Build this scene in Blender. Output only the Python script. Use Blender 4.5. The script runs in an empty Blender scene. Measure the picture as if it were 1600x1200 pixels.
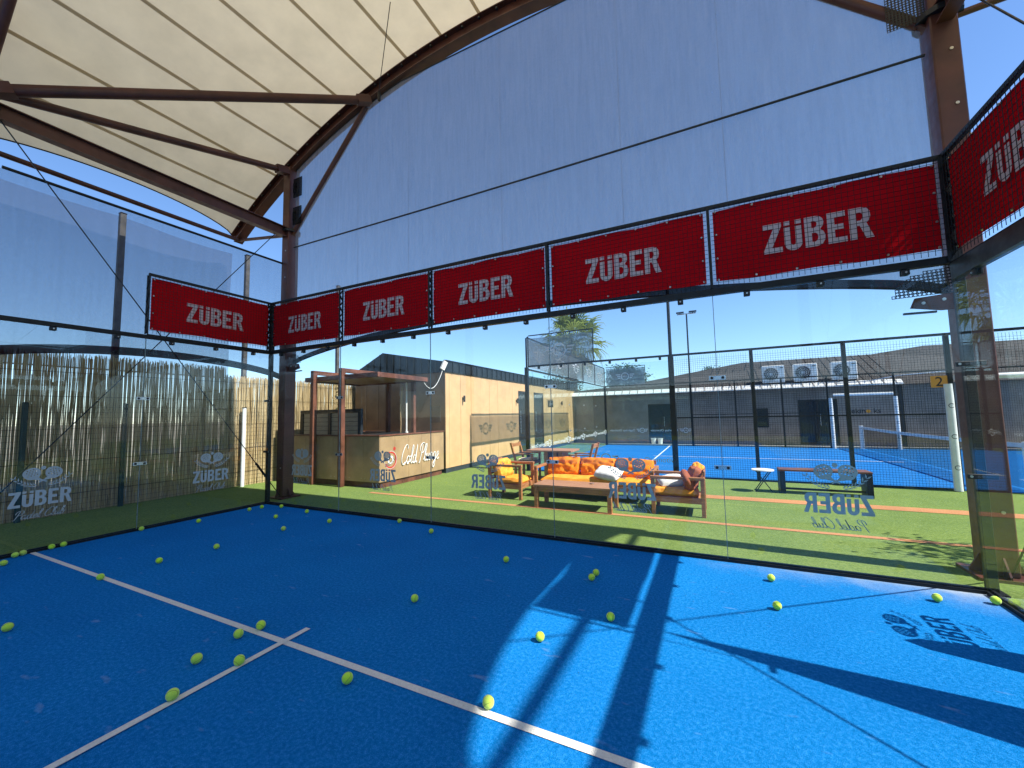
import bpy, bmesh, math, random
from mathutils import Vector, Matrix, noise
from mathutils.geometry import tessellate_polygon
random.seed(7)
R = math.radians
scene = bpy.context.scene
COL = scene.collection

# ---------------------------------------------------------------- camera, sky, sun, exposure
cd = bpy.data.cameras.new('camera')
cam = bpy.data.objects.new('camera', cd); COL.objects.link(cam)
cd.sensor_width = 36.0; cd.lens = 14.144; cd.clip_start = 0.05; cd.clip_end = 3000
_r = Vector((0.89683292, 0.44191474, -0.02005197))
_u = Vector((0.05201528, -0.06033009, 0.9968223))
_f = Vector((-0.43930073, 0.89502606, 0.07709233))
mw = Matrix.Identity(4)
for i in range(3):
    mw[i][0] = _r[i]; mw[i][1] = _u[i]; mw[i][2] = -_f[i]
mw[0][3], mw[1][3], mw[2][3] = 7.9133, -5.0792, 1.6373
cam.matrix_world = mw
scene.camera = cam

SUN = Vector((0.90, -0.040, 1.0)).normalized()          # direction towards the sun
world = bpy.data.worlds.new('World'); scene.world = world; world.use_nodes = True
wn = world.node_tree.nodes; wl = world.node_tree.links
sky = wn.new('ShaderNodeTexSky'); sky.sky_type = 'NISHITA'; sky.sun_disc = False
sky.sun_elevation = math.asin(SUN.z)
sky.sun_rotation = math.atan2(SUN.x, SUN.y)
sky.altitude = 0; sky.air_density = 1.0; sky.dust_density = 0.0; sky.ozone_density = 8.0
bg = wn['Background']; bg.inputs['Strength'].default_value = 0.132
wl.new(sky.outputs[0], bg.inputs['Color'])
sd = bpy.data.lights.new('sun', 'SUN'); sd.energy = 5.0; sd.angle = R(0.53); sd.color = (1.0, 0.955, 0.88)
so = bpy.data.objects.new('sun', sd); COL.objects.link(so); so.location = (30, 0, 40)
so.rotation_euler = SUN.to_track_quat('Z', 'Y').to_euler()
scene.view_settings.view_transform = 'Standard'; scene.view_settings.look = 'None'
scene.view_settings.exposure = 0.80; scene.view_settings.gamma = 1.0
scene.render.engine = 'CYCLES'
cy = scene.cycles
cy.use_denoising = True; cy.max_bounces = 8; cy.diffuse_bounces = 3; cy.glossy_bounces = 4
cy.transparent_max_bounces = 40; cy.transmission_bounces = 4
cy.caustics_reflective = False; cy.caustics_refractive = False; cy.sample_clamp_indirect = 6.0

# ---------------------------------------------------------------- materials
MATS = {}
def nt(name):
    m = bpy.data.materials.new(name); m.use_nodes = True
    MATS[name] = m
    return m, m.node_tree.nodes, m.node_tree.links, m.node_tree.nodes['Principled BSDF']
def coords(n, l, scale=1.0, kind='Object'):
    tc = n.new('ShaderNodeNewGeometry') if kind == 'World' else n.new('ShaderNodeTexCoord')
    mp = n.new('ShaderNodeMapping')
    mp.inputs['Scale'].default_value = (scale,)*3 if not isinstance(scale, tuple) else scale
    l.new(tc.outputs['Position' if kind == 'World' else kind], mp.inputs['Vector'])
    return mp.outputs[0]
def noi(n, l, vec, scale, detail=4, rough=.55):
    t = n.new('ShaderNodeTexNoise'); t.inputs['Scale'].default_value = scale
    t.inputs['Detail'].default_value = detail; t.inputs['Roughness'].default_value = rough
    l.new(vec, t.inputs['Vector']); return t.outputs['Fac']
def ramp(n, l, fac, stops):
    r = n.new('ShaderNodeValToRGB'); e = r.color_ramp.elements
    while len(e) < len(stops): e.new(0.5)
    for i, (p, c) in enumerate(stops):
        e[i].position = p; e[i].color = (*c, 1) if len(c) == 3 else c
    l.new(fac, r.inputs['Fac']); return r.outputs[0]
def mixc(n, l, fac, a, b, mode='MIX'):
    m = n.new('ShaderNodeMix'); m.data_type = 'RGBA'; m.blend_type = mode
    for k, v in ((0, fac), (6, a), (7, b)):
        if hasattr(v, 'is_linked') or hasattr(v, 'links'): l.new(v, m.inputs[k])
        elif k == 0: m.inputs[0].default_value = v
        else: m.inputs[k].default_value = (*v, 1)
    return m.outputs[2]
def mth(n, l, op, a, b=None, clamp=False):
    m = n.new('ShaderNodeMath'); m.operation = op; m.use_clamp = clamp
    for i, v in enumerate((a, b)):
        if v is None: continue
        if isinstance(v, (int, float)): m.inputs[i].default_value = v
        else: l.new(v, m.inputs[i])
    return m.outputs[0]
def bump(n, l, p, h, strength=.3, dist=.01):
    b = n.new('ShaderNodeBump'); b.inputs['Strength'].default_value = strength; b.inputs['Distance'].default_value = dist
    l.new(h, b.inputs['Height']); l.new(b.outputs[0], p.inputs['Normal'])
def simple(name, col, rough=.6, metal=0.0, var=.12, scale=6.0, bmp=0.0, spec=None, fine=60.0):
    m, n, l, p = nt(name)
    v = coords(n, l, 1.0, 'World')
    f = noi(n, l, v, scale, 5)
    lo = tuple(max(0, c*(1-var*2)) for c in col); hi = tuple(min(1, c*(1+var)) for c in col)
    c = ramp(n, l, f, [(.3, lo), (.7, hi)])
    l.new(c, p.inputs['Base Color'])
    rr = ramp(n, l, noi(n, l, v, scale*3, 3), [(.3, (max(0.02, rough-.1),)*3), (.7, (min(1, rough+.1),)*3)])
    l.new(rr, p.inputs['Roughness'])
    p.inputs['Metallic'].default_value = metal
    if spec is not None: p.inputs['Specular IOR Level'].default_value = spec
    if bmp: bump(n, l, p, noi(n, l, v, fine, 3), bmp, .004)
    return m
def turf(name, lo, mid, hi, sand=None, wear=None):
    m, n, l, p = nt(name)
    v = coords(n, l, 1.0, 'World')
    fine = noi(n, l, v, 190.0, 3, .7)
    med = noi(n, l, v, 45.0, 3, .6)
    big = noi(n, l, v, 0.9, 4, .6)
    h = mth(n, l, 'ADD', mth(n, l, 'MULTIPLY', fine, .6), mth(n, l, 'MULTIPLY', med, .4))
    c = ramp(n, l, h, [(.32, lo), (.5, mid), (.68, hi)])
    tint = ramp(n, l, big, [(.3, (.86, .88, .9)), (.7, (1.08, 1.05, 1.02))])
    c = mixc(n, l, 1.0, c, tint, 'MULTIPLY')
    if sand:
        # drifts of pale infill sand gathered along the foot of the back glass and by the right corner
        sp = n.new('ShaderNodeSeparateXYZ'); l.new(v, sp.inputs[0])
        near = mth(n, l, 'MULTIPLY_ADD', sp.outputs[1], 1.1); near.node.inputs[2].default_value = 1.0
        near = mth(n, l, 'MAXIMUM', near, 0.0)
        rx = mth(n, l, 'MULTIPLY', mth(n, l, 'SUBTRACT', sp.outputs[0], 7.0), .34, True)
        msk = mth(n, l, 'MULTIPLY', mth(n, l, 'MULTIPLY', near, near), rx)
        bl = noi(n, l, v, 2.6, 5, .65)
        k = mth(n, l, 'ADD', mth(n, l, 'MULTIPLY', msk, 1.0), mth(n, l, 'MULTIPLY', mth(n, l, 'SUBTRACT', bl, .62), 1.6))
        k = mth(n, l, 'MULTIPLY', mth(n, l, 'ADD', k, mth(n, l, 'MULTIPLY', mth(n, l, 'SUBTRACT', fine, .5), 1.2)), 1.1, True)
        k = mth(n, l, 'MULTIPLY', k, msk, True)
        c = mixc(n, l, mth(n, l, 'MULTIPLY', k, .9, True), c, sand)
        # scuffs: small pale streaks
        sc = noi(n, l, coords(n, l, (3.0, 9.0, 1.0), 'World'), 1.1, 2, .5)
        sc2 = mth(n, l, 'MULTIPLY', mth(n, l, 'SUBTRACT', sc, .685), 6.0, True)
        c = mixc(n, l, mth(n, l, 'MULTIPLY', sc2, .6), c, (.30, .42, .62))
    l.new(c, p.inputs['Base Color'])
    p.inputs['Roughness'].default_value = .92; p.inputs['Specular IOR Level'].default_value = .03
    bump(n, l, p, h, .85, .011)
    return m
turf('court_turf', (.001, .095, .29), (.004, .175, .51), (.048, .305, .78), sand=(.50, .52, .54))
turf('court_turf_far', (.006, .090, .30), (.016, .155, .45), (.045, .22, .55))
turf('lawn_turf', (.072, .112, .026), (.155, .226, .056), (.315, .380, .135))
turf('clay_stripe', (.40, .17, .07), (.52, .24, .11), (.62, .33, .17))
turf('line_turf', (.62, .61, .57), (.75, .74, .69), (.87, .86, .81))
simple('soil', (.36, .31, .23), .95, var=.2, scale=2.0, bmp=.5)
simple('dark_frame', (.010, .011, .012), .48, var=.2, spec=.3)
simple('zinc_frame', (.075, .080, .078), .40, .6, var=.25)
simple('wire', (.006, .007, .010), .6, spec=.2)
simple('rust_steel', (.098, .027, .016), .48, var=.22, scale=3.0, bmp=.08)
simple('bolt_steel', (.55, .54, .50), .35, .9)
simple('cable_steel', (.03, .03, .033), .4, .5)
simple('black_rubber', (.012, .012, .013), .6)
simple('clip_steel', (.60, .62, .62), .30, .8)
simple('pole_grey', (.10, .095, .085), .7, var=.3, scale=5)
simple('white_pad', (.78, .79, .78), .45, var=.06)
simple('white_paint', (.78, .77, .74), .5, var=.05)
simple('concrete_kerb', (.55, .53, .48), .85, var=.12)
simple('pergola_wood', (.165, .062, .036), .5, var=.25, scale=4)
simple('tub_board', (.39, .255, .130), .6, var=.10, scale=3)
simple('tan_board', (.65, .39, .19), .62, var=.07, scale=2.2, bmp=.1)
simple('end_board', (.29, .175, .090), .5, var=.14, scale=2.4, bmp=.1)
simple('standing_seam', (.030, .040, .046), .38, .4, var=.2, scale=2)
simple('plinth_grey', (.035, .045, .050), .6)
simple('dark_wall', (.29, .245, .205), .8, var=.12, scale=2)
simple('roof_grey', (.042, .037, .034), .85, var=.2, scale=3)
simple('door_frame', (.022, .026, .030), .35)
simple('lamp_body', (.03, .03, .03), .4)
simple('palm_trunk_bark', (.16, .115, .07), .9, var=.3, scale=6, bmp=.5)
simple('water_dark', (.02, .035, .04), .08)
simple('orange_sign', (.80, .33, .03), .5, var=.05)
simple('ink_black', (.012, .012, .012), .6)
simple('ink_white', (.80, .80, .78), .5, var=.03)
simple('ink_red', (.55, .05, .03), .5)
simple('ink_blue', (.12, .38, .62), .5)
simple('vinyl', (.43, .465, .44), .45, var=.04)
simple('glass_edge_tone', (.20, .26, .24), .3, var=.2)
simple('green_post', (.018, .040, .030), .5)

def wood(name, a, b, scale=(2.0, 30.0, 30.0)):
    m, n, l, p = nt(name)
    v = coords(n, l, scale)
    f = noi(n, l, v, 1.5, 6, .6)
    c = ramp(n, l, f, [(.28, a), (.72, b)])
    l.new(c, p.inputs['Base Color']); p.inputs['Roughness'].default_value = .5
    bump(n, l, p, f, .25, .004)
wood('teak', (.23, .085, .028), (.52, .235, .095), (2.5, 2.5, 22.0))
wood('teak_top', (.27, .120, .058), (.50, .265, .145), (3.0, 34.0, 6.0))
wood('slat_wood', (.34, .27, .17), (.52, .44, .30), (3, 3, 30))
wood('stick_wood', (.40, .24, .10), (.62, .42, .22), (20, 20, 3))
def reedmat():
    m, n, l, p = nt('reed')
    v = coords(n, l, (60.0, 60.0, 1.2), 'World')
    f = noi(n, l, v, 1.0, 3, .6)
    c = ramp(n, l, f, [(.25, (.30, .20, .085)), (.5, (.52, .39, .20)), (.75, (.70, .58, .36))])
    l.new(c, p.inputs['Base Color']); p.inputs['Roughness'].default_value = .6
    p.inputs['Specular IOR Level'].default_value = .3
reedmat()
def cloth(name, a, b, scale=9.0, sub=0.0):
    m, n, l, p = nt(name)
    v = coords(n, l)
    c = ramp(n, l, noi(n, l, v, scale, 4), [(.3, a), (.7, b)])
    l.new(c, p.inputs['Base Color']); p.inputs['Roughness'].default_value = .9
    p.inputs['Specular IOR Level'].default_value = .1
    bump(n, l, p, noi(n, l, v, 22.0, 5, .6), .45, .012)
cloth('orange_cloth', (.66, .165, .010), (.86, .28, .022))
cloth('yellow_cloth', (.78, .28, .025), (.90, .40, .06))
cloth('rust_cloth', (.26, .075, .035), (.36, .12, .06))
cloth('white_cloth', (.66, .64, .60), (.80, .78, .74))
cloth('cream_cloth', (.72, .60, .40), (.82, .72, .54))
def felt():
    m, n, l, p = nt('ball_felt')
    v = coords(n, l)
    oi = n.new('ShaderNodeObjectInfo')
    f = noi(n, l, v, 240.0, 3, .7)
    c = ramp(n, l, f, [(.3, (.44, .74, .010)), (.7, (.62, .95, .030))])
    c2 = ramp(n, l, f, [(.3, (.44, .62, .06)), (.7, (.62, .80, .14))])
    c = mixc(n, l, oi.outputs['Random'], c, c2)
    l.new(c, p.inputs['Base Color']); p.inputs['Roughness'].default_value = .95
    p.inputs['Sheen Weight'].default_value = .4
    bump(n, l, p, f, .6, .002)
felt()
simple('ball_seam', (.24, .30, .07), .8)

def glassmat(name, tint, haze=.035):
    m, n, l, p = nt(name); n.remove(p)
    out = [x for x in n if x.type == 'OUTPUT_MATERIAL'][0]
    tr = n.new('ShaderNodeBsdfTransparent'); tr.inputs[0].default_value = (*tint, 1)
    gl = n.new('ShaderNodeBsdfGlossy'); gl.inputs['Roughness'].default_value = 0.0; gl.inputs[0].default_value = (1, 1, 1, 1)
    lw = n.new('ShaderNodeLayerWeight'); lw.inputs['Blend'].default_value = .5
    f5 = mth(n, l, 'POWER', lw.outputs['Facing'], 5.0)
    fr = mth(n, l, 'MULTIPLY_ADD', f5, .93); fr.node.inputs[2].default_value = .021
    mx = n.new('ShaderNodeMixShader'); l.new(fr, mx.inputs[0]); l.new(tr.outputs[0], mx.inputs[1]); l.new(gl.outputs[0], mx.inputs[2])
    df = n.new('ShaderNodeBsdfDiffuse'); df.inputs[0].default_value = (.8, .84, .84, 1)
    v = coords(n, l, 1.0, 'World')
    sm = mth(n, l, 'MULTIPLY', mth(n, l, 'SUBTRACT', noi(n, l, v, 3.2, 6, .72), .56), haze*4.0, True)
    sm = mth(n, l, 'ADD', sm, haze*.22)
    m2 = n.new('ShaderNodeMixShader'); l.new(sm, m2.inputs[0]); l.new(mx.outputs[0], m2.inputs[1]); l.new(df.outputs[0], m2.inputs[2])
    l.new(m2.outputs[0], out.inputs[0])
glassmat('court_glass', (.965, .985, .977), .007)
glassmat('far_glass', (.93, .975, .965), .006)
glassmat('acrylic', (.85, .84, .80), .2)
def paneglass():
    m, n, l, p = nt('dark_pane')
    p.inputs['Base Color'].default_value = (.03, .045, .055, 1); p.inputs['Roughness'].default_value = .04
    p.inputs['Specular IOR Level'].default_value = .8
paneglass()
def netmat(name, col, cover, var=.06, trans=.35, scale=26.0):
    m, n, l, p = nt(name); n.remove(p)
    out = [x for x in n if x.type == 'OUTPUT_MATERIAL'][0]
    tr = n.new('ShaderNodeBsdfTransparent')
    df = n.new('ShaderNodeBsdfDiffuse'); tl = n.new('ShaderNodeBsdfTranslucent')
    v = coords(n, l, 1.0, 'World')
    st = noi(n, l, coords(n, l, (9.0, 9.0, .7), 'World'), 2.0, 5, .65)
    c = ramp(n, l, st, [(.28, tuple(x*.80 for x in col)), (.72, tuple(min(1, x*1.12) for x in col))])
    l.new(c, df.inputs[0]); l.new(c, tl.inputs[0])
    a = n.new('ShaderNodeMixShader'); a.inputs[0].default_value = trans
    l.new(df.outputs[0], a.inputs[1]); l.new(tl.outputs[0], a.inputs[2])
    gr = noi(n, l, v, scale, 3, .8); st2 = noi(n, l, coords(n, l, (5.0, 5.0, .35), 'World'), 3.0, 4, .7)
    f = mth(n, l, 'ADD', mth(n, l, 'MULTIPLY', mth(n, l, 'SUBTRACT', gr, .5), var*2.4), mth(n, l, 'MULTIPLY', mth(n, l, 'SUBTRACT', st2, .5), var*2.0))
    f = mth(n, l, 'ADD', f, cover, True)
    b = n.new('ShaderNodeMixShader'); l.new(f, b.inputs[0]); l.new(tr.outputs[0], b.inputs[1]); l.new(a.outputs[0], b.inputs[2])
    l.new(b.outputs[0], out.inputs[0])
netmat('shade_net_cloth', (.345, .345, .39), .57, .09)
netmat('side_net_cloth', (.10, .12, .19), .42)
netmat('net_hem', (.012, .014, .018), .97, .02, .05)
netmat('mesh_banner', (.36, .40, .42), .62, .05, .3)
netmat('dark_mesh', (.02, .02, .022), .75, .1, .05, 60)
netmat('tennis_net', (.015, .015, .018), .45, .02, .05)
def thin(name, col, trans, rough=.7, var=.05, scale=2.0, streak=None):
    m, n, l, p = nt(name); n.remove(p)
    out = [x for x in n if x.type == 'OUTPUT_MATERIAL'][0]
    df = n.new('ShaderNodeBsdfDiffuse'); tl = n.new('ShaderNodeBsdfTranslucent')
    v = coords(n, l, 1.0, 'World')
    c = ramp(n, l, noi(n, l, v, scale, 5, .6), [(.3, tuple(x*(1-var*2) for x in col)), (.7, tuple(min(1, x*(1+var)) for x in col))])
    if streak:
        s = noi(n, l, coords(n, l, (1.1, .35, 2.4), 'World'), 2.4, 6, .7)
        k = mth(n, l, 'MULTIPLY', mth(n, l, 'SUBTRACT', s, .60), 3.0, True)
        c = mixc(n, l, mth(n, l, 'MULTIPLY', k, .45), c, streak)
    l.new(c, df.inputs[0]); l.new(c, tl.inputs[0])
    a = n.new('ShaderNodeMixShader'); a.inputs[0].default_value = trans
    l.new(df.outputs[0], a.inputs[1]); l.new(tl.outputs[0], a.inputs[2]); l.new(a.outputs[0], out.inputs[0])
thin('membrane', (.74, .60, .385), .40, streak=(.78, .67, .48))
thin('membrane_seam', (.62, .50, .33), .38)
thin('banner_red', (.54, .007, .013), .0, var=.06, scale=1.3)
thin('banner_print', (.90, .91, .92), .48, var=.02)
thin('palm_leaf', (.22, .27, .06), .45, var=.3, scale=1.0)
thin('palm_dry', (.42, .32, .16), .3, var=.25, scale=1.5)
thin('leaf', (.045, .085, .022), .35, var=.35, scale=1.4)
thin('leaf_olive', (.09, .12, .05), .35, var=.3, scale=2)
# ---------------------------------------------------------------- mesh helpers
ORG = {}
class MB:
    def __init__(s): s.v = []; s.f = []
    def add(s, vs, fs):
        o = len(s.v); s.v += [Vector(p) for p in vs]; s.f += [tuple(i+o for i in q) for q in fs]; return s
    def box(s, a, b):
        x0, x1 = sorted((a[0], b[0])); y0, y1 = sorted((a[1], b[1])); z0, z1 = sorted((a[2], b[2]))
        return s.add([(x0,y0,z0),(x1,y0,z0),(x1,y1,z0),(x0,y1,z0),(x0,y0,z1),(x1,y0,z1),(x1,y1,z1),(x0,y1,z1)],
                     [(0,3,2,1),(4,5,6,7),(0,1,5,4),(1,2,6,5),(2,3,7,6),(3,0,4,7)])
    def bbox(s, a, b, c=.006):
        # box with chamfered edges (24 verts)
        x0, x1 = sorted((a[0], b[0])); y0, y1 = sorted((a[1], b[1])); z0, z1 = sorted((a[2], b[2]))
        c = min(c, (x1-x0)*.3, (y1-y0)*.3, (z1-z0)*.3)
        bm = bmesh.new(); bmesh.ops.create_cube(bm, size=1.0)
        for w in bm.verts:
            w.co = Vector(((x0+x1)/2 + w.co.x*(x1-x0), (y0+y1)/2 + w.co.y*(y1-y0), (z0+z1)/2 + w.co.z*(z1-z0)))
        bmesh.ops.bevel(bm, geom=bm.edges[:], offset=c, segments=1, affect='EDGES')
        bm.verts.index_update()
        s.add([w.co.copy() for w in bm.verts], [tuple(w.index for w in f.verts) for f in bm.faces]); bm.free(); return s
    def bar(s, p, q, w, h=None, up=(0, 0, 1)):
        p = Vector(p); q = Vector(q); h = h or w
        d = (q-p).normalized(); upv = Vector(up)
        if abs(d.dot(upv)) > .98: upv = Vector((1, 0, 0))
        sx = d.cross(upv).normalized(); sz = sx.cross(d).normalized()
        vs = []
        for e in (p, q):
            for a, b in ((-1,-1),(1,-1),(1,1),(-1,1)): vs.append(e + sx*(a*w/2) + sz*(b*h/2))
        return s.add(vs, [(0,1,2,3),(7,6,5,4),(0,4,5,1),(1,5,6,2),(2,6,7,3),(3,7,4,0)])
    def tube(s, p, q, r, n=10, r2=None, cap=True):
        p = Vector(p); q = Vector(q); r2 = r if r2 is None else r2
        d = (q-p).normalized(); a = d.orthogonal().normalized(); b = d.cross(a)
        vs = []
        for e, rr in ((p, r), (q, r2)):
            for i in range(n):
                t = 2*math.pi*i/n; vs.append(e + a*(rr*math.cos(t)) + b*(rr*math.sin(t)))
        fs = [(i, (i+1) % n, n+(i+1) % n, n+i) for i in range(n)]
        if cap: fs += [tuple(range(n-1, -1, -1)), tuple(range(n, 2*n))]
        return s.add(vs, fs)
    def path(s, pts, r, n=6, closed=False):
        pts = [Vector(p) for p in pts]; N = len(pts); o = len(s.v); prev = None
        for i, p in enumerate(pts):
            if closed: d = pts[(i+1) % N]-pts[i-1]
            else: d = pts[min(i+1, N-1)]-pts[max(i-1, 0)]
            d.normalize()
            if prev is None: a = d.orthogonal().normalized()
            else:
                a = prev - d*prev.dot(d)
                a = a.normalized() if a.length > 1e-6 else d.orthogonal().normalized()
            prev = a; b = d.cross(a)
            rr = r[i] if isinstance(r, (list, tuple)) else r
            for k in range(n):
                t = 2*math.pi*k/n; s.v.append(p + a*(rr*math.cos(t)) + b*(rr*math.sin(t)))
        M = N if closed else N-1
        for i in range(M):
            j = (i+1) % N
            for k in range(n): s.f.append((o+i*n+k, o+i*n+(k+1) % n, o+j*n+(k+1) % n, o+j*n+k))
        if not closed: s.f += [tuple(o+k for k in range(n-1, -1, -1)), tuple(o+(N-1)*n+k for k in range(n))]
        return s
    def quad(s, a, b, c, d): return s.add([a, b, c, d], [(0, 1, 2, 3)])
    def prism(s, poly, fn, t0, t1):
        # poly: list of 2D points; fn(x,y,t)->3D ; convex or simple polygons
        n = len(poly); tris = tessellate_polygon([[Vector((x, y, 0)) for x, y in poly]])
        o = len(s.v)
        for t in (t0, t1):
            for x, y in poly: s.v.append(Vector(fn(x, y, t)))
        for a, b, c in tris: s.f += [(o+a, o+b, o+c), (o+n+c, o+n+b, o+n+a)]
        for i in range(n): j = (i+1) % n; s.f.append((o+i, o+j, o+n+j, o+n+i))
        return s
    def flat(s, polys, fn):
        # polys: list of (outer, holes) 2D; fn(x,y)->3D, single sided sheet
        for outer, holes in polys:
            loops = [outer]+list(holes)
            tris = tessellate_polygon([[Vector((x, y, 0)) for x, y in lp] for lp in loops])
            o = len(s.v)
            for lp in loops:
                for x, y in lp: s.v.append(Vector(fn(x, y)))
            s.f += [(o+a, o+b, o+c) for a, b, c in tris]
        return s
    def build(s, name, mat, parent=None, loc=None, smooth=False, kind=None, recalc=True):
        org = Vector((0, 0, 0))
        if parent is not None: org = ORG.get(parent.name, org)
        elif loc is not None: org = Vector(loc)
        me = bpy.data.meshes.new(name)
        me.from_pydata([tuple(p-org) for p in s.v], [], s.f); me.update()
        if recalc:
            bm = bmesh.new(); bm.from_mesh(me); bmesh.ops.recalc_face_normals(bm, faces=bm.faces[:]); bm.to_mesh(me); bm.free()
        me.materials.append(MATS[mat])
        if smooth:
            for pl in me.polygons: pl.use_smooth = True
            try: me.set_sharp_from_angle(angle=R(40))
            except Exception: pass
        o = bpy.data.objects.new(name, me); COL.objects.link(o)
        if parent is not None: o.parent = parent
        else: o.location = org
        ORG[o.name] = org
        if kind: o['kind'] = kind
        return o
def tag(o, label, cat, group=None):
    o['label'] = label; o['category'] = cat
    if group: o['group'] = group
    return o
def thing(name, label, cat, loc=(0, 0, 0), rz=0.0, group=None, local=False):
    o = bpy.data.objects.new(name, None); COL.objects.link(o); o.empty_display_size = .2
    o.location = loc; o.rotation_euler = (0, 0, rz)
    ORG[o.name] = Vector((0, 0, 0)) if local else Vector(loc)
    return tag(o, label, cat, group)
def copy_tree(o, parent=None):
    c = o.copy(); COL.objects.link(c); c.parent = parent
    for ch in o.children: copy_tree(ch, c)
    return c
def instance(src, parent, delta):
    c = src.copy(); COL.objects.link(c); c.parent = parent; c.location = Vector(src.location)+Vector(delta)
    ORG[c.name] = ORG.get(src.name, Vector((0, 0, 0))); return c

# ---------------------------------------------------------------- lettering
def arc(cx, cy, rx, ry, a0, a1, n=10):
    return [(cx+rx*math.cos(R(a0+(a1-a0)*i/n)), cy+ry*math.sin(R(a0+(a1-a0)*i/n))) for i in range(n+1)]
ZP = [(0,1),(.56,1),(.56,.88),(.25,.17),(.56,.17),(.56,0),(0,0),(0,.12),(.31,.83),(0,.83)]
UP = [(0,.79)]+arc(.26,.24,.26,.25,180,360,12)+[(.52,.79),(.33,.79)]+arc(.26,.25,.07,.08,360,180,8)+[(.19,.79)]
BP = [(0,0),(0,1),(.32,1),(.44,.97),(.52,.89),(.545,.77),(.52,.65),(.44,.55),(.53,.46),(.575,.33),(.56,.18),(.48,.05),(.34,0)]
EP = [(0,0),(0,1),(.5,1),(.5,.83),(.2,.83),(.2,.6),(.44,.6),(.44,.43),(.2,.43),(.2,.17),(.52,.17),(.52,0)]
RP = [(0,0),(0,1),(.34,1),(.47,.96),(.55,.85),(.565,.7),(.53,.57),(.45,.49),(.63,0),(.42,0),(.27,.42),(.2,.42),(.2,0)]
def sh(p, dx): return [(x+dx, y) for x, y in p]
ZUBER = [(ZP, []), (sh(UP, .63), []), (sh([(0,.86),(.185,.86),(.185,1),(0,1)], .63), []), (sh([(.335,.86),(.52,.86),(.52,1),(.335,1)], .63), []),
         (sh(BP, 1.23), [sh([(.2,.62),(.2,.84),(.29,.84),(.34,.8),(.35,.73),(.33,.65),(.28,.62)], 1.23), sh([(.2,.16),(.2,.45),(.3,.45),(.36,.4),(.375,.3),(.35,.2),(.29,.16)], 1.23)]),
         (sh(EP, 1.87), []), (sh(RP, 2.46), [sh([(.2,.58),(.2,.84),(.3,.84),(.35,.79),(.365,.7),(.34,.62),(.29,.58)], 2.46)])]
ZW = 3.09
SCRIPT = {
 'a': ([[(.32,.38),(.2,.45),(.06,.32),(.05,.1),(.17,.0),(.3,.15),(.36,.42),(.34,.12),(.42,.0),(.5,.08)]], .46),
 'd': ([[(.32,.36),(.2,.44),(.06,.3),(.05,.1),(.17,0),(.3,.15),(.42,1.0),(.36,.15),(.44,0),(.52,.08)]], .48),
 'e': ([[(.02,.12),(.2,.22),(.3,.36),(.2,.45),(.08,.3),(.1,.06),(.22,0),(.36,.1)]], .33),
 'l': ([[(.0,.08),(.16,.4),(.28,.85),(.22,1.0),(.14,.8),(.1,.15),(.18,0),(.3,.1)]], .27),
 'u': ([[(.02,.3),(.1,.44),(.08,.12),(.16,0),(.28,.12),(.36,.42),(.34,.12),(.42,0),(.5,.08)]], .46),
 'b': ([[(.0,.08),(.18,.45),(.26,.9),(.18,1.0),(.1,.7),(.08,.1),(.2,0),(.34,.14),(.34,.36),(.22,.4),(.3,.34),(.46,.38)]], .42),
 'n': ([[(.02,.3),(.08,.44),(.08,.02),(.1,.25),(.22,.44),(.32,.36),(.3,.1),(.38,0),(.46,.08)]], .42),
 'g': ([[(.32,.38),(.2,.45),(.06,.32),(.06,.1),(.18,.02),(.3,.15),(.34,.42),(.3,-.3),(.16,-.45),(.08,-.32),(.24,-.08),(.46,.1)]], .44),
 'o': ([[(.2,.44),(.06,.3),(.06,.1),(.18,0),(.32,.12),(.32,.32),(.2,.44),(.3,.38),(.46,.4)]], .42),
 'P': ([[(.02,-.04),(.12,.0),(.24,.5),(.32,.98)], [(.04,.62),(.06,.86),(.24,1.03),(.5,1.04),(.62,.84),(.5,.56),(.28,.48)]], .56),
 'C': ([[(.64,.82),(.6,1.0),(.4,1.02),(.14,.66),(.08,.26),(.24,0),(.45,.04),(.62,.2)]], .58), ' ': ([], .26)}
def smooth_pts(p, k=5):
    out = []
    for i in range(len(p)-1):
        p0 = p[max(i-1, 0)]; p1 = p[i]; p2 = p[i+1]; p3 = p[min(i+2, len(p)-1)]
        for j in range(k):
            t = j/k
            out.append(tuple(.5*(2*b+(c-a)*t+(2*a-5*b+4*c-d)*t*t+(-a+3*b-3*c+d)*t**3) for a, b, c, d in zip(p0, p1, p2, p3)))
    return out+[tuple(p[-1])]
def script_strokes(text, shear=.28):
    x = 0; res = []
    for ch in text:
        st, adv = SCRIPT[ch]
        for s in st: res.append([(x+a+b*shear, b) for a, b in smooth_pts(s)])
        x += adv
    return res, x+.2
def ribbon(mb, pts, w, fn):
    N = len(pts); o = len(mb.v)
    for i, p in enumerate(pts):
        a = pts[max(i-1, 0)]; b = pts[min(i+1, N-1)]
        dx, dy = b[0]-a[0], b[1]-a[1]; L = math.hypot(dx, dy) or 1
        ww = w*(.65+.6*abs(dy)/L)
        nx, ny = -dy/L*ww/2, dx/L*ww/2
        mb.v.append(Vector(fn(p[0]+nx, p[1]+ny))); mb.v.append(Vector(fn(p[0]-nx, p[1]-ny)))
    for i in range(N-1): mb.f.append((o+2*i, o+2*i+1, o+2*i+3, o+2*i+2))
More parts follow.
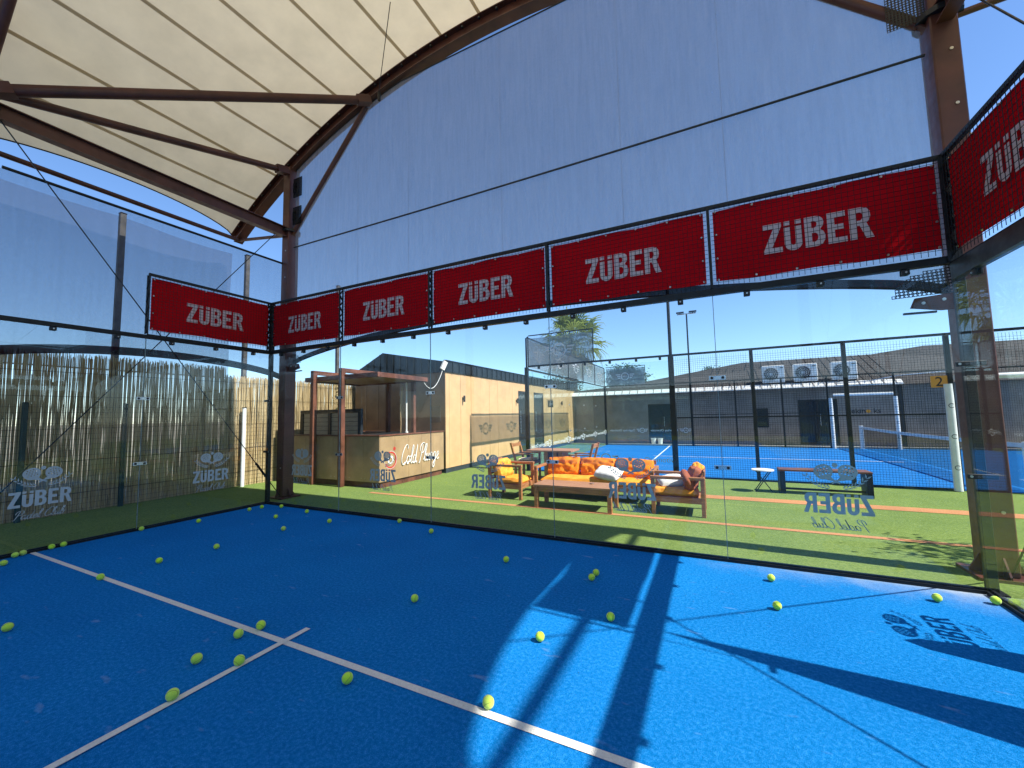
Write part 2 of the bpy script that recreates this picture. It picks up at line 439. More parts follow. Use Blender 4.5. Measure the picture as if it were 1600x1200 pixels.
def font_mesh(text, size=1.0, align='CENTER'):
    cu = bpy.data.curves.new('lettering', 'FONT'); cu.body = text; cu.size = size; cu.align_x = align; cu.resolution_u = 3
    ob = bpy.data.objects.new('lettering', cu); COL.objects.link(ob)
    bpy.context.view_layer.update()
    me = bpy.data.meshes.new_from_object(ob.evaluated_get(bpy.context.evaluated_depsgraph_get()))
    vs = [v.co.copy() for v in me.vertices]; fs = [tuple(p.vertices) for p in me.polygons]
    bpy.data.objects.remove(ob); bpy.data.curves.remove(cu); bpy.data.meshes.remove(me)
    return vs, fs
_fc = {}
def text_on(mb, text, size, fn, align='CENTER'):
    k = (text, align)
    if k not in _fc: _fc[k] = font_mesh(text, 1.0, align)
    vs, fs = _fc[k]
    return mb.add([fn(v.x*size, v.y*size) for v in vs], fs)
def emblem_polys(s=1.0):
    # two crossed padel bats with drilled faces, a ball above; metres around the logo axis, z from the ground
    out = []
    for sg in (-1, 1):
        cx, cz, tilt = sg*.098, 1.005, R(-18*sg)
        def T(x, y): return (cx+x*math.cos(tilt)-y*math.sin(tilt), cz+x*math.sin(tilt)+y*math.cos(tilt))
        outer = [T(.080*math.cos(t)*(1+.08*math.sin(t)), .074*math.sin(t)-.006*(math.sin(t) < -.5)) for t in [2*math.pi*i/28 for i in range(28)]]
        holes = []
        for i, y in enumerate((.044, .021, -.002, -.025)):
            for x in ((-.042, -.014, .014, .042) if i % 2 else (-.028, 0, .028)):
                r = .0086; holes.append([T(x+r*math.cos(a), y+r*math.sin(a)) for a in (0, math.pi/2, math.pi, 3*math.pi/2)])
        out.append((outer, holes))
    out.append((arc(0, 1.072, .024, .024, 0, 345, 14), []))
    return out
def handles_polys():
    out = []
    for sg in (-1, 1):
        a = (sg*.062, .945); b = (-sg*.034, .893)
        dx, dz = b[0]-a[0], b[1]-a[1]; L = math.hypot(dx, dz); nx, nz = -dz/L, dx/L
        out.append(([(a[0]+nx*.026, a[1]+nz*.026), (a[0]+dx*.45+nx*.009, a[1]+dz*.45+nz*.009), (b[0]+nx*.009, b[1]+nz*.009), (b[0]-nx*.009, b[1]-nz*.009), (a[0]+dx*.45-nx*.009, a[1]+dz*.45-nz*.009), (a[0]-nx*.026, a[1]-nz*.026)], []))
    return out
def laurel_polys():
    out = []
    for sg in (-1, 1):
        for i in range(7):
            t = i/6
            x = .05+.19*t; z = .845+.10*t*t
            ang = R(18+48*t)
            for side in (-1, 1):
                a = ang+side*R(30); L = .052
                p = (x, z); q = (x+L*math.cos(a), z+L*math.sin(a)); nx, nz = -math.sin(a)*.0075, math.cos(a)*.0075
                m = ((p[0]+q[0])/2, (p[1]+q[1])/2)
                out.append(([(sg*p[0], p[1]), (sg*(m[0]+nx), m[1]+nz), (sg*q[0], q[1]), (sg*(m[0]-nx), m[1]-nz)], []))
    return out
EMB = emblem_polys(); HAN = handles_polys(); LAU = laurel_polys()
def logo_on(panel, fn):
    # fn(x, z, lift) -> 3D ; x along reading direction from logo axis
    k = .565/ZW
    MB().flat(ZUBER, lambda x, y: fn((x-ZW/2)*k, .592+y*.198, 0)).build('logo_lettering', 'vinyl', panel, recalc=False)
    mb = MB().flat(EMB, lambda x, z: fn(x, z, 0)).flat(LAU, lambda x, z: fn(x, z, 0))
    mb.build('logo_emblem', 'vinyl', panel, recalc=False)
    MB().flat(HAN[:1], lambda x, z: fn(x, z, .0012)).flat(HAN[1:], lambda x, z: fn(x, z, .0024)).build('logo_handles', 'vinyl', panel, recalc=False)
    st, w = script_strokes('Padel Club')
    mb = MB(); kk = .47/w
    for i, s in enumerate(st): ribbon(mb, s, .062, lambda x, y, i=i: fn((x-w/2)*kk, .445+y*.10, .0006*(i % 3)))
    mb.build('logo_script', 'vinyl', panel, recalc=False)
# ---------------------------------------------------------------- ground, courts, painted lines
def sheet(name, x0, x1, y0, y1, z, mat, kind='structure'):
    o = MB().quad((x0,y0,z),(x1,y0,z),(x1,y1,z),(x0,y1,z)).build(name, mat, None, (0,0,0)); o['kind'] = kind; return o
sheet('ground', -900, 900, -900, 900, -.02, 'soil')
sheet('lawn', -2.95, 40, -30, 17.2, -.010, 'lawn_turf')
sheet('court_surface', 0, 10, -20, 0, 0.0, 'court_turf')
sheet('far_court_surface', 3.0, 23.0, 5.95, 15.95, 0.0, 'court_turf_far')
def line(parent_name, x0, x1, y0, y1, z=.004, mat='line_turf'):
    return sheet(parent_name, x0, x1, y0, y1, z, mat)
line('service_line', 0.012, 9.988, -3.075, -3.025)
line('centre_line', 4.975, 5.025, -10, -2.85, .008)
line('far_service_line', 6.03, 6.08, 5.97, 15.93, .006)
line('far_centre_line', 5.9, 13.0, 10.92, 10.97, .010)
line('narrow_clay_stripe', 1.05, 30, 1.60, 1.71, -.005, 'clay_stripe')
line('wide_clay_stripe', 6.2, 30, 3.52, 3.86, -.005, 'clay_stripe')
sheet('far_apron', 3.0, 40, 16.0, 17.2, -.004, 'concrete_kerb')
kb = MB().box((3.0, 15.99, -.01), (24, 16.25, .06)).build('far_kerb', 'concrete_kerb', None, (12, 16.1, 0)); kb['kind'] = 'structure'

# ---------------------------------------------------------------- padel enclosure around the near court
def zigzag(mb, P, u, z0, z1, dw=.035, n=9):
    # perforated upright: two flats joined by slanting webs, seen from the side as a lattice
    for w in (-dw, dw): mb.bar(P(u, w, z0), P(u, w, z1), .012, .030)
    for i in range(n):
        a = z0+(z1-z0)*i/n; b = z0+(z1-z0)*(i+1)/n; s = 1 if i % 2 else -1
        mb.bar(P(u, -dw*s, a), P(u, dw*s, b), .026, .012)
def mesh_grid(mb, P, u0, u1, z0, z1, w, step=.05, r=.0029):
    n = int(round((u1-u0)/step))
    for i in range(1, n): u = u0+(u1-u0)*i/n; mb.tube(P(u, w, z0), P(u, w, z1), r, 3, cap=False)
    m = int(round((z1-z0)/step))
    for i in range(1, m): z = z0+(z1-z0)*i/m; mb.tube(P(u0, w-2*r, z), P(u1, w-2*r, z), r, 3, cap=False)
def glass_wall(name, label, O, U, N, npan, upper, e_sign, logo_side, rail_mat='dark_frame', rail_h=.055, rz=2.957):
    """O corner, U along the wall, N into the court; e_sign: logo reading direction along U; upper: number of 2 m mesh bays above the glass"""
    O = Vector(O); U = Vector(U); N = Vector(N)
    P = lambda u, w, z: O+U*u+N*w+Vector((0, 0, z))
    L = npan*2.0
    root = thing(name, label, 'glass wall', tuple(O+U*(L/2)))
    for i in range(npan):
        mb = MB(); a = P(i*2+.006, -.006, .02); b = P(i*2+1.994, .006, rz-.007); mb.box(a, b)
        g = mb.build('glass_panel', 'court_glass', root)
        w0 = .009 if logo_side > 0 else -.009
        logo_on(g, lambda x, z, lift, i=i: P(i*2+1.0+e_sign*x, w0+logo_side*lift, z))
    mb = MB(); mb.box(P(.03, -.035, rz), P(L, .035, rz+rail_h)); mb.build('top_rail', rail_mat, root)
    mb = MB(); mb.box(P(.03, -.03, -.008), P(L, -.0075, .045)); mb.box(P(.03, .0075, -.008), P(L, .022, .030)); mb.build('base_channel', 'dark_frame', root)
    first = None
    for i in range(npan):
        for k in (.34, 1.0, 1.66):
            u = i*2+k
            mb = MB(); mb.bbox(P(u-.03, .008, rz-.057), P(u+.03, .03, rz-.004), .004); mb.bbox(P(u-.03, -.028, rz-.057), P(u+.03, -.008, rz-.004), .004)
            c = mb.build('rail_clamp', 'black_rubber', root)
            MB().tube(P(u, .0305, rz-.032), P(u, .036, rz-.032), .009, 8).build('bolt', 'bolt_steel', c)
    for i in range(1, npan):
        MB().box(P(i*2-.0035, -.0068, .03), P(i*2+.0035, .0068, rz-.002)).build('glass_joint', 'glass_edge_tone', root)
        for z in (1.01, 2.01):
            u = i*2.0
            mb = MB(); mb.bbox(P(u-.085, .0075, z-.024), P(u+.085, .0125, z+.024), .003)
            c = mb.build('joint_clip', 'clip_steel', root)
            for s in (-1, 1): MB().tube(P(u+s*.055, .0128, z), P(u+s*.055, .019, z), .016, 10).build('bolt_head', 'black_rubber', c)
    for i in range(upper+1):
        mb = MB(); zigzag(mb, P, i*2.0 if i else .05, rz+rail_h+.02, 3.975); mb.build('upright', 'dark_frame', root)
    if upper:
        MB().box(P(0, -.022, 3.975), P(upper*2.0, .022, 4.012)).build('head_rail', 'dark_frame', root)
        zs = rz+rail_h+.002; MB().box(P(0, .012, zs), P(upper*2.0, .028, zs+.014)).build('mesh_sill', 'dark_frame', root)
    for i in range(upper):
        mb = MB(); mesh_grid(mb, P, i*2.0+.02, i*2.0+1.98, rz+rail_h+.03, 3.985, .030); mb.build('wire_mesh', 'wire', root, kind='stuff')
    return root, P
wall_back, PB = glass_wall('glass_wall', 'long rear glass wall of five panels with mirrored grey logos below the red banners', (0,0,0), (1,0,0), (0,-1,0), 5, 5, -1, -1)
wall_left, PL = glass_wall('glass_wall', 'left side glass wall in front of the cane fence', (0,0,0), (0,-1,0), (1,0,0), 2, 1, -1, 1)
wall_right, PR = glass_wall('glass_wall', 'right side glass wall cut off by the photo edge beside the brown column', (10,0,0), (0,-1,0), (-1,0,0), 3, 1, -1, -1, 'zinc_frame', .15, 2.80)
for o, nm in ((wall_left, 'l'), (wall_right, 'r')):
    pass
def corner_post(x, y, sx, label):
    root = thing('corner_post', label, 'post', (x, y, 0), group='corner posts of the glass court')
    mb = MB(); mb.bbox((x-.035, y-.035, -.008), (x+.035, y+.035, 2.955), .005); mb.build('post', 'dark_frame', root)
    mb = MB(); mb.bbox((x-.03, y-.03, 2.956), (x+.03, y+.03, 4.02), .004); mb.build('post_extension', 'dark_frame', root)
    for z in (1.01, 2.02):
        mb = MB(); mb.bbox((x-.10*1, y-.052, z-.022), (x+.10, y-.038, z+.022), .005)
        b = mb.build('corner_clip', 'black_rubber', root)
        MB().tube((x-sx*.075, y-.0525, z), (x-sx*.075, y-.058, z), .011, 8).build('bolt', 'bolt_steel', b)
    MB().box((x-.09, y-.05, -.008), (x+.09, y+.09, .004)).build('base_plate', 'dark_frame', root)
corner_post(-.045, .045, -1, 'dark corner post of the glass court beside the left brown column')
corner_post(10.045, .045, 1, 'dark corner post of the glass court beside the right brown column')

def banner(P, u0, label, rd, wset=-.014, b0=3.112):
    """rd: reading direction along U"""
    c = P(u0+1.0, wset, 3.09)
    root = thing('banner', label, 'banner', tuple(c), group='red sponsor banners above the glass')
    nu, nz = 36, 10; mb = MB()
    def S(u, z):
        e = .010*math.sin(u*9.0+u0*1.7+z*2.0)*math.sin(z*math.pi)+.004*math.sin(u*23+z*9+u0)
        return P(u0+.05+u*1.90, wset-.010+e*.7, b0+z*(3.95-b0)+.012*math.sin(u*math.pi*4+u0)*(.5-z))
    for i in range(nu):
        for j in range(nz):
            mb.quad(S(i/nu, j/nz), S((i+1)/nu, j/nz), S((i+1)/nu, (j+1)/nz), S(i/nu, (j+1)/nz))
    bpyo = mb.build('cloth', 'banner_red', root, recalc=False)
    k = .935/ZW
    mb = MB(); mb.flat(ZUBER, lambda x, y: P(u0+1.0+rd*(x-ZW/2)*k, wset+.008, 3.335+y*.325)); mb.build('lettering', 'banner_print', root, recalc=False)
    for i in range(6):
        for z in (b0+.018, 3.93):
            MB().tube(P(u0+.075+i*.37, wset+.001, z), P(u0+.075+i*.37, wset+.011, z), .011, 8).build('eyelet', 'bolt_steel', root)
    for z in (3.38, 3.66):
        for u in (.075, 1.925): MB().tube(P(u0+u, wset+.001, z), P(u0+u, wset+.011, z), .011, 8).build('eyelet', 'bolt_steel', root)
    return root
for i, t in enumerate(('narrowest red lettered banner of the rear wall, in the left corner', 'red lettered banner second from the left column on the rear wall',
                       'red lettered banner in the middle of the rear wall, above the timber cabin', 'red lettered banner on the rear wall above the palm and sofa',
                       'largest red lettered banner on the rear wall, left of the right column')):
    banner(PB, i*2.0, t, 1)
banner(PL, 0, 'red lettered banner on the left side wall, left of the left column', -1)
banner(PR, 0, 'red lettered banner on the right side wall, cut by the photo edge', 1, b0=3.075)

# ---------------------------------------------------------------- tension canopy
AX, AZ, AR = 4.88, -3.95, 12.40      # arch circle
YS = [.6, -3.72, -8.04]
ATIP = .626; ATIPR = .648
def arcp(th, r=AR): return (AX+r*math.sin(th), AZ+r*math.cos(th))
can = thing('canopy', 'cream tensile canopy on brown steel arches and columns over the blue court', 'canopy', (4.88, -3.6, 0))
def hcol(mb, x, y, z0, z1, w=.30, d=.30, f=.022):
    mb.box((x-w/2, y-d/2, z0), (x+w/2, y-d/2+f, z1)); mb.box((x-w/2, y+d/2-f, z0), (x+w/2, y+d/2, z1)); mb.box((x-.010, y-d/2+f, z0), (x+.010, y+d/2-f, z1))
def boxcol(mb, x, y, z0, z1, w=.22, d=.25): mb.bbox((x-w/2, y-d/2, z0), (x+w/2, y+d/2, z1), .012)
COLX = (-.33, 10.325)
for y in YS:
    mb = MB(); n = 64
    for r0, r1, w in ((AR-.13, AR-.112, .20), (AR+.112, AR+.13, .20), (AR-.112, AR+.112, .022)):
        o = len(mb.v)
        for i in range(n+1):
            th = -ATIP+(ATIP+ATIPR)*i/n
            for r, s in ((r0, -1), (r0, 1), (r1, 1), (r1, -1)):
                x, z = arcp(th, r); mb.v.append(Vector((x, y+s*w/2, z)))
        for i in range(n):
            for k in range(4): mb.f.append((o+i*4+k, o+i*4+(k+1) % 4, o+i*4+4+(k+1) % 4, o+i*4+4+k))
        mb.f += [(o, o+1, o+2, o+3), (o+n*4+3, o+n*4+2, o+n*4+1, o+n*4)]
    mb.build('arch', 'rust_steel', can)
    mb = MB()          # clamping rail with bolts along the arch
    n = 46
    for i in range(n+1):
        th = -ATIP+(ATIP+ATIPR)*i/n; x, z = arcp(th, AR+.062)
        mb.bbox((x-.018, y-.10, z-.018), (x+.018, y-.05, z+.018), .004)
    mb.build('clamp_bolts', 'cable_steel', can, kind='stuff')
    for sx, cx in zip((-1, 1), COLX):
        th = math.asin((cx-AX)/AR); zt = AZ+AR*math.cos(th)-.02
        mb = MB(); boxcol(mb, cx, y, .02, zt); c = mb.build('column', 'rust_steel', can)
        mb = MB(); mb.box((cx-.21, y-.22, -.008), (cx+.21, y+.22, .018)); mb.build('base_plate', 'rust_steel', c)
        for gx, gy in ((1, 0), (-1, 0), (0, 1), (0, -1)):
            mb = MB(); h = .18
            f = (lambda a, b, t, gx=gx, gy=gy: (cx+gx*(.111+a)+abs(gy)*t, y+gy*(.126+a)+abs(gx)*t, .018+b))
            mb.prism([(0, 0), (.085, 0), (.085, .03), (.0, h)], f, -.008, .008); mb.build('gusset', 'rust_steel', c)
        for z in (.62, 4.75, 5.35): MB().tube((cx+.03, y-.1255, z), (cx+.03, y-.133, z), .016, 8).build('bolt', 'bolt_steel', c)
        mb = MB(); mb.tube((cx, y, 5.78), (cx, y, 5.84), .20, 14); mb.build('collar', 'cable_steel', c)
        # knee brace from the column up to the arch
        bx, bz = arcp(-sx*0 + (math.asin((cx-sx*2.25-AX)/AR)), AR-.16)
        mb = MB(); mb.tube((cx-sx*.14, y, 5.62+.18), (bx, y, bz), .058, 12); mb.build('knee_brace', 'rust_steel', can, smooth=True)
        MB().bar((cx-sx*.10, y, 5.72), (cx-sx*.24, y, 5.86), .10, .02).build('brace_plate', 'rust_steel', can); MB().bar((bx+sx*.12, y, bz-.10), (bx, y, bz+.06), .10, .02).build('brace_plate', 'rust_steel', can)
        tx, tz = arcp((-ATIP if sx < 0 else ATIPR)*.985, AR-.12)
        mb = MB(); mb.tube((cx+sx*.14, y, 5.78), (tx, y, tz-.02), .035, 10); mb.build('tip_strut', 'rust_steel', can, smooth=True)
for y0, y1 in zip(YS[:-1], YS[1:]):
    for sx, cx in zip((-1, 1), COLX):
        mb = MB(); w, d = .14, .20; yb, ya = y0-.131, y1+.131
        mb.box((cx-w/2, ya, 5.86), (cx+w/2, yb, 5.875)); mb.box((cx-w/2, ya, 5.66), (cx+w/2, yb, 5.675)); mb.box((cx-.008, ya, 5.675), (cx+.008, yb, 5.86))
        mb.build('eaves_beam', 'rust_steel', can)
        tx, tz = arcp(-ATIP if sx < 0 else ATIPR, AR-.06)
        MB().tube((tx-sx*.10, y1, tz), (tx-sx*.10, y0, tz), .045, 12).build('edge_tube', 'rust_steel', can, smooth=True)
        px_, pz_ = arcp(math.asin((AX+sx*2.80-AX)/AR), AR-.14)
        qx_, qz_ = arcp(math.asin((cx-AX)/AR), AR-.16)
        nd = Vector((cx, y1+.05, 5.98))
        a = Vector((px_, y0-.05, pz_)); mb = MB(); mb.tube(nd, a, .075, 14); mb.build('roof_strut', 'rust_steel', can, smooth=True)
        a2 = Vector((qx_, y0-.14, qz_)); mb = MB(); mb.tube(nd, a2, .062, 14); mb.build('roof_strut', 'rust_steel', can, smooth=True)
        for e, o_ in ((a, nd), (nd, a), (a2, nd)):
            dd = (o_-e).normalized(); mb = MB(); mb.bar(e+dd*.02, e+dd*.28, .15, .15)
            pl = mb.build('strut_socket', 'rust_steel', can)
            for k in range(3): MB().tube(e+dd*(.08+.07*k)+Vector((0, -.076, .03)), e+dd*(.08+.07*k)+Vector((0, -.084, .03)), .014, 6).build('bolt', 'bolt_steel', pl)
        # cross cables between the columns
        for za, zb, ya_, yb_ in ((.06, 5.78, y0-.12, y1+.12), (5.95 if sx < 0 else 6.2, .3, y0-.12, y1+.12)):
            MB().tube((cx+sx*.02+(.03 if za < 1 else -.03), ya_, za), (cx+sx*.02+(.03 if za < 1 else -.03), yb_, zb), .0085, 6).build('brace_cable', 'cable_steel', can)
            zz = .55 if za < 1 else None
            if zz:
                t = .075; p = Vector((cx+sx*.02+.03, ya_, za)).lerp(Vector((cx+sx*.02+.03, yb_, zb)), t); q = Vector((cx+sx*.02+.03, ya_, za)).lerp(Vector((cx+sx*.02+.03, yb_, zb)), t+.05)
                MB().tube(p, q, .022, 8).build('turnbuckle', 'cable_steel', can)
    # membrane bay
    mb = MB(); NS, NT = 72, 20; top = AR+.14
    def mem(s, t, dz=0.0):
        half = (7.80-.42*(4*t*(1-t))**.7) if s < .5 else (7.94-.34*(4*t*(1-t))**.7)
        th = (s*2-1)*half/AR
        r = top-.03*(4*t*(1-t)) - dz
        x, z = AX+r*math.sin(th), AZ+r*math.cos(th)
        return Vector((x, y0+(y1-y0)*t, z))
    def mem_th(th, t, dz=0.0):
        r = top-.03*(4*t*(1-t))-dz
        return Vector((AX+r*math.sin(th), y0+(y1-y0)*t, AZ+r*math.cos(th)))
    for i in range(NS+1):
        for j in range(NT+1): mb.v.append(mem(i/NS, j/NT))
    for i in range(NS):
        for j in range(NT): a = i*(NT+1)+j; mb.f.append((a, a+1, a+NT+2, a+NT+1))
    mb.build('membrane', 'membrane', can, smooth=True, recalc=False)
    for k in range(-9, 10):
        th0 = (k-.25)*.80/AR
        mb = MB(); w = .030/AR; rows = []
        for j in range(NT+1):
            t = j/NT; half = ((7.80-.42*(4*t*(1-t))**.7) if k < 0 else (7.94-.34*(4*t*(1-t))**.7))/AR
            if abs(th0) < half-.004: rows.append((mem_th(th0-w, t, .006), mem_th(th0+w, t, .006)))
            else: rows.append(None)
        for j in range(NT):
            if rows[j] and rows[j+1]: mb.quad(rows[j][0], rows[j][1], rows[j+1][1], rows[j+1][0])
        if mb.f and abs(th0)*AR < 7.3: mb.build('seam', 'membrane_seam', can, recalc=False)
    for s in (0, 1):
        mb = MB(); mb.path([mem(s, j/NT) for j in range(NT+1)], .014, 6); mb.build('edge_cable', 'cable_steel', can)
# thin hanging wire under the rear arch and guy lines outside the right column
ax_, az_ = arcp(math.asin((2.37-AX)/AR), AR-.13)
MB().tube((ax_, .48, az_-.1), (3.52, -.40, 8.48), .007, 5).build('tie_wire', 'cable_steel', can)
mb = MB(); mb.tube((ax_, .5, az_-.05), (ax_, .5, az_-.22), .03, 8); mb.build('wire_shackle', 'cable_steel', can)

# ---------------------------------------------------------------- shade nets
def net_y(y, label):
    root = thing('shade_net', label, 'shade net', (5.0, y, 2.8), group='shade nets')
    x0, x1 = -.17, 10.19; n = 48; m = 14; mb = MB(); low = []; up = []
    for i in range(n+1):
        x = x0+(x1-x0)*i/n; t = i/n
        zl = 2.80+.48*(4*t*(1-t))**.75
        zu = min(AZ+math.sqrt((AR-.14)**2-(x-AX)**2)-.01, 8.13+.0*t)
        low.append((x, zl)); up.append((x, zu))
        for j in range(m+1):
            s = j/m; mb.v.append(Vector((x, y+.02*math.sin(x*2.3+s*5)*math.sin(s*math.pi), zl+.10+(zu-zl-.10)*s)))
    for i in range(n):
        for j in range(m): a = i*(m+1)+j; mb.f.append((a, a+m+1, a+m+2, a+1))
    mb.build('net_cloth', 'shade_net_cloth', root, recalc=False, smooth=True)
    mb = MB()
    for i in range(n):
        (xa, za), (xb, zb) = low[i], low[i+1]
        mb.quad((xa, y, za), (xb, y, zb), (xb, y, zb+.10), (xa, y, za+.10))
    mb.build('bottom_hem', 'net_hem', root, recalc=False)
    MB().path([(x, y-.006, z) for x, z in low], .012, 6).build('hem_cable', 'cable_steel', root)
    MB().path([(x0+(x1-x0)*i/24, y-.025, 5.43-.03*math.sin(math.pi*i/24)) for i in range(25)], .015, 6).build('mid_cable', 'cable_steel', root)
    for k in range(1, 6):
        x = x0+(x1-x0)*k/6+.25*math.sin(k*2.1); i = int((x-x0)/(x1-x0)*n)
        MB().quad((x-.0035, y-.022, low[i][1]+.1), (x+.0035, y-.022, low[i][1]+.1), (x+.0035, y-.022, up[i][1]-.08), (x-.0035, y-.022, up[i][1]-.08)).build('net_seam', 'shade_net_cloth', root, recalc=False)
    MB().path([(x, y-.012, z) for x, z in up], .012, 6).build('top_rope', 'cable_steel', root)
    return root
net_y(.60, 'tall pale blue-grey shade net hanging between the columns above the rear red banners')
root = thing('shade_net', 'left shade net between the left column and the canopy edge, above the side glass', 'shade net', (-.36, -1.5, 2.5), group='shade nets')
mb = MB(); n, m = 30, 8; low = []
for i in range(n+1):
    y = .45-4.0*i/n; t = i/n; zl = 2.50+.22*(4*t*(1-t))**.8; low.append((y, zl))
    for j in range(m+1): mb.v.append(Vector((-.38+.012*math.sin(y*3+j), y, zl+.13+(5.05-zl-.13)*j/m)))
for i in range(n):
    for j in range(m): a = i*(m+1)+j; mb.f.append((a, a+1, a+m+2, a+m+1))
mb.build('net_cloth', 'side_net_cloth', root, recalc=False, smooth=True)
mb = MB()
for i in range(n):
    (ya, za), (yb, zb) = low[i], low[i+1]
    mb.quad((-.375, ya, za), (-.375, yb, zb), (-.375, yb, zb+.13), (-.375, ya, za+.13))
mb.build('bottom_hem', 'net_hem', root, recalc=False)
MB().tube((-.38, .46, 5.07), (-.38, -3.46, 5.07), .022, 10).build('net_rail', 'dark_frame', root)
root = thing('shade_net', 'distant left shade net strung between the grey poles above the cane fence', 'shade net', (-3.0, -2, 2.8), group='shade nets')
mb = MB(); n = 20
for i in range(n+1):
    y = .85-9.0*i/n
    for j in range(7): mb.v.append(Vector((-3.02+.03*math.sin(y*1.7+j), y, 2.7+(6.0-2.7)*j/6-.08*math.sin(math.pi*((y+9) % 2.6)/2.6)*(j == 6))))
for i in range(n):
    for j in range(6): a = i*7+j; mb.f.append((a, a+1, a+8, a+7))
mb.build('net_cloth', 'side_net_cloth', root, recalc=False, smooth=True)
MB().tube((-3.02, .85, 2.72), (-3.02, -8.1, 2.72), .012, 6).build('hem_cable', 'cable_steel', root)

# folded pockets of doubled dark net where the hem cables meet the columns
def holed(mb, a, b, c, d, k=.55):
    m = (a+b+c+d)/4; q = [m+(p-m)*k for p in (a, b, c, d)]
    # cut the corners of the opening so it reads as a round hole
    o = len(mb.v); mb.v += [a, b, c, d]
    ring = []
    for i in range(4):
        e = q[i]; f = q[(i+1) % 4]; ring += [e.lerp(f, .3), e.lerp(f, .7)]
    mb.v += ring
    for i in range(4):
        r0, r1, r2 = o+4+2*i, o+4+2*i+1, o+4+(2*i+2) % 8
        mb.f += [(o+i, o+(i+1) % 4, r1, r0), (o+(i+1) % 4, r2, r1)]
def pocket(cx, cy, cz, rad, dirx, label, bracket=True):
    root = thing('net_pocket', label, 'net bracket', (cx, cy, cz), group='dark net corner pieces on the columns')
    mb = MB(); st = .034; k = int(rad*1.7/st)+1
    for i in range(k):
        for j in range(k):
            xa, za = (i+.5)*st/(rad*1.6), (j+.5)*st/rad
            if xa*xa+za*za > 1: continue
            P4 = [Vector((cx+dirx*(i+a)*st, cy-.03+.05*(xa+za), cz+(j+b)*st)) for a, b in ((0, 0), (1, 0), (1, 1), (0, 1))]
            holed(mb, *P4, k=.62)
    mb.build('net_fold', 'black_rubber', root, recalc=False)
    if bracket:
        mb = MB(); mb.prism([(0, 0), (.30, -.02), (.34, -.12), (.10, -.17), (0, -.17)], lambda a, b, t: (cx+dirx*a, cy+t, cz+b), -.012, .012)
        br = mb.build('bracket', 'rust_steel', root)
        for a, b in ((.08, -.06), (.24, -.08)): MB().tube((cx+dirx*a, cy-.013, cz+b), (cx+dirx*a, cy-.022, cz+b), .016, 8).build('bolt', 'bolt_steel', br)
        MB().bar((cx+dirx*.14, cy, cz-.18), (cx+dirx*.40, cy, cz-.175), .03, .02).build('cable_end', 'cable_steel', root)
pocket(10.21, .56, 2.80, .29, -1, 'dark perforated net fold and bracket on the right column below the banners')
pocket(-.21, .56, 2.84, .22, 1, 'dark net fold and bracket on the left column below the banners')
for i, (z0, z1) in enumerate(((5.92, 6.32), (6.55, 6.98))):
    mb = MB(); mb.box((-.17, .53, z0), (.10, .545, z1)); mb.box((-.16, .515, z0+.1), (-.06, .528, z1-.1))
    tag(mb.build('net_flap', 'dark_mesh', None, (-.05, .53, z0)), ('dark square net flap behind the foot of the left knee brace', 'dark square net flap at the top of the left column')[i], 'net flap', 'net flaps beside the left column')
mb = MB(); gx, gz = 11, 18
for i in range(gx):
    for j in range(gz):
        P4 = [Vector((9.89+.32*(i+a)/gx, .53, 5.78+.52*(j+b)/gz+.02*(i+a)/gx)) for a, b in ((0, 0), (1, 0), (1, 1), (0, 1))]
        holed(mb, *P4, k=.6)
tag(mb.build('net_flap', 'black_rubber', None, (10.0, .53, 5.8)), 'dark perforated net flap behind the tube at the top of the right column', 'net flap')

# ---------------------------------------------------------------- added plates outside the right glass, shaped to cast two court shadows
def shadow_caster(pts, label, x=10.055):
    mb = MB(); mb.prism(pts, lambda a, b, t: (x+t, a, b), 0, .02)
    tag(mb.build('shadow_caster', 'dark_frame', None, (x, pts[0][0], 0)), label, 'shadow_caster', 'added shadow casters outside the right glass')
shadow_caster([(-1.82, -.01), (-1.88, 2.86), (-2.38, -.01)], 'tall triangular shadow caster added unseen outside the right glass for the pointed court shadow')
shadow_caster([(-1.16, -.01), (-1.13, .55), (-1.18, 1.0), (-1.25, 1.12), (-1.33, 1.0), (-1.42, .5), (-1.46, -.01)], 'short round-topped shadow caster added unseen outside the right glass for the shadow beside the logo')
# ---------------------------------------------------------------- cane fence, poles
cane = thing('cane_fence', 'tall split cane screen fence standing behind the left glass wall', 'fence', (-2.85, 0, 0))
def reeds(y0, y1, dens, seed, x):
    rnd = random.Random(seed); mb = MB(); y = y0
    while y < y1:
        y += rnd.uniform(.6, 1.4)*dens
        r = rnd.uniform(.0055, .0095); h = (rnd.uniform(2.66, 2.80)+(.20 if y < .7 else 0)) if rnd.random() > .08 else rnd.uniform(2.3, 2.6)
        z0 = -.02 if rnd.random() > .1 else rnd.uniform(.05, .3)
        xx = x+rnd.uniform(-.012, .012); dy = rnd.gauss(0, .022); bow = rnd.gauss(0, .012)
        mb.path([(xx, y, z0), (xx+bow*.5, y+dy*.5+bow, (z0+h)/2), (xx+rnd.uniform(-.01, .01), y+dy, h)], [r, r*.92, r*.7], 4)
    return mb
reeds(-7.0, 7.6, .0135, 3, -2.86).build('reed_mat', 'reed', cane, kind='stuff', smooth=True)
reeds(-7.0, 7.6, .0150, 4, -2.90).build('reed_mat', 'reed', cane, kind='stuff', smooth=True)
reeds(-7.0, 7.6, .017, 6, -2.945).build('reed_mat', 'reed', cane, kind='stuff', smooth=True)
reeds(.3, 7.6, .014, 5, -2.93).build('reed_mat', 'reed', cane, kind='stuff', smooth=True)
for z in (.35, .95, 1.55, 2.15, 2.6):
    MB().tube((-2.835, -7, z), (-2.835, 7.6, z), .004, 4).build('binding_wire', 'wire', cane)
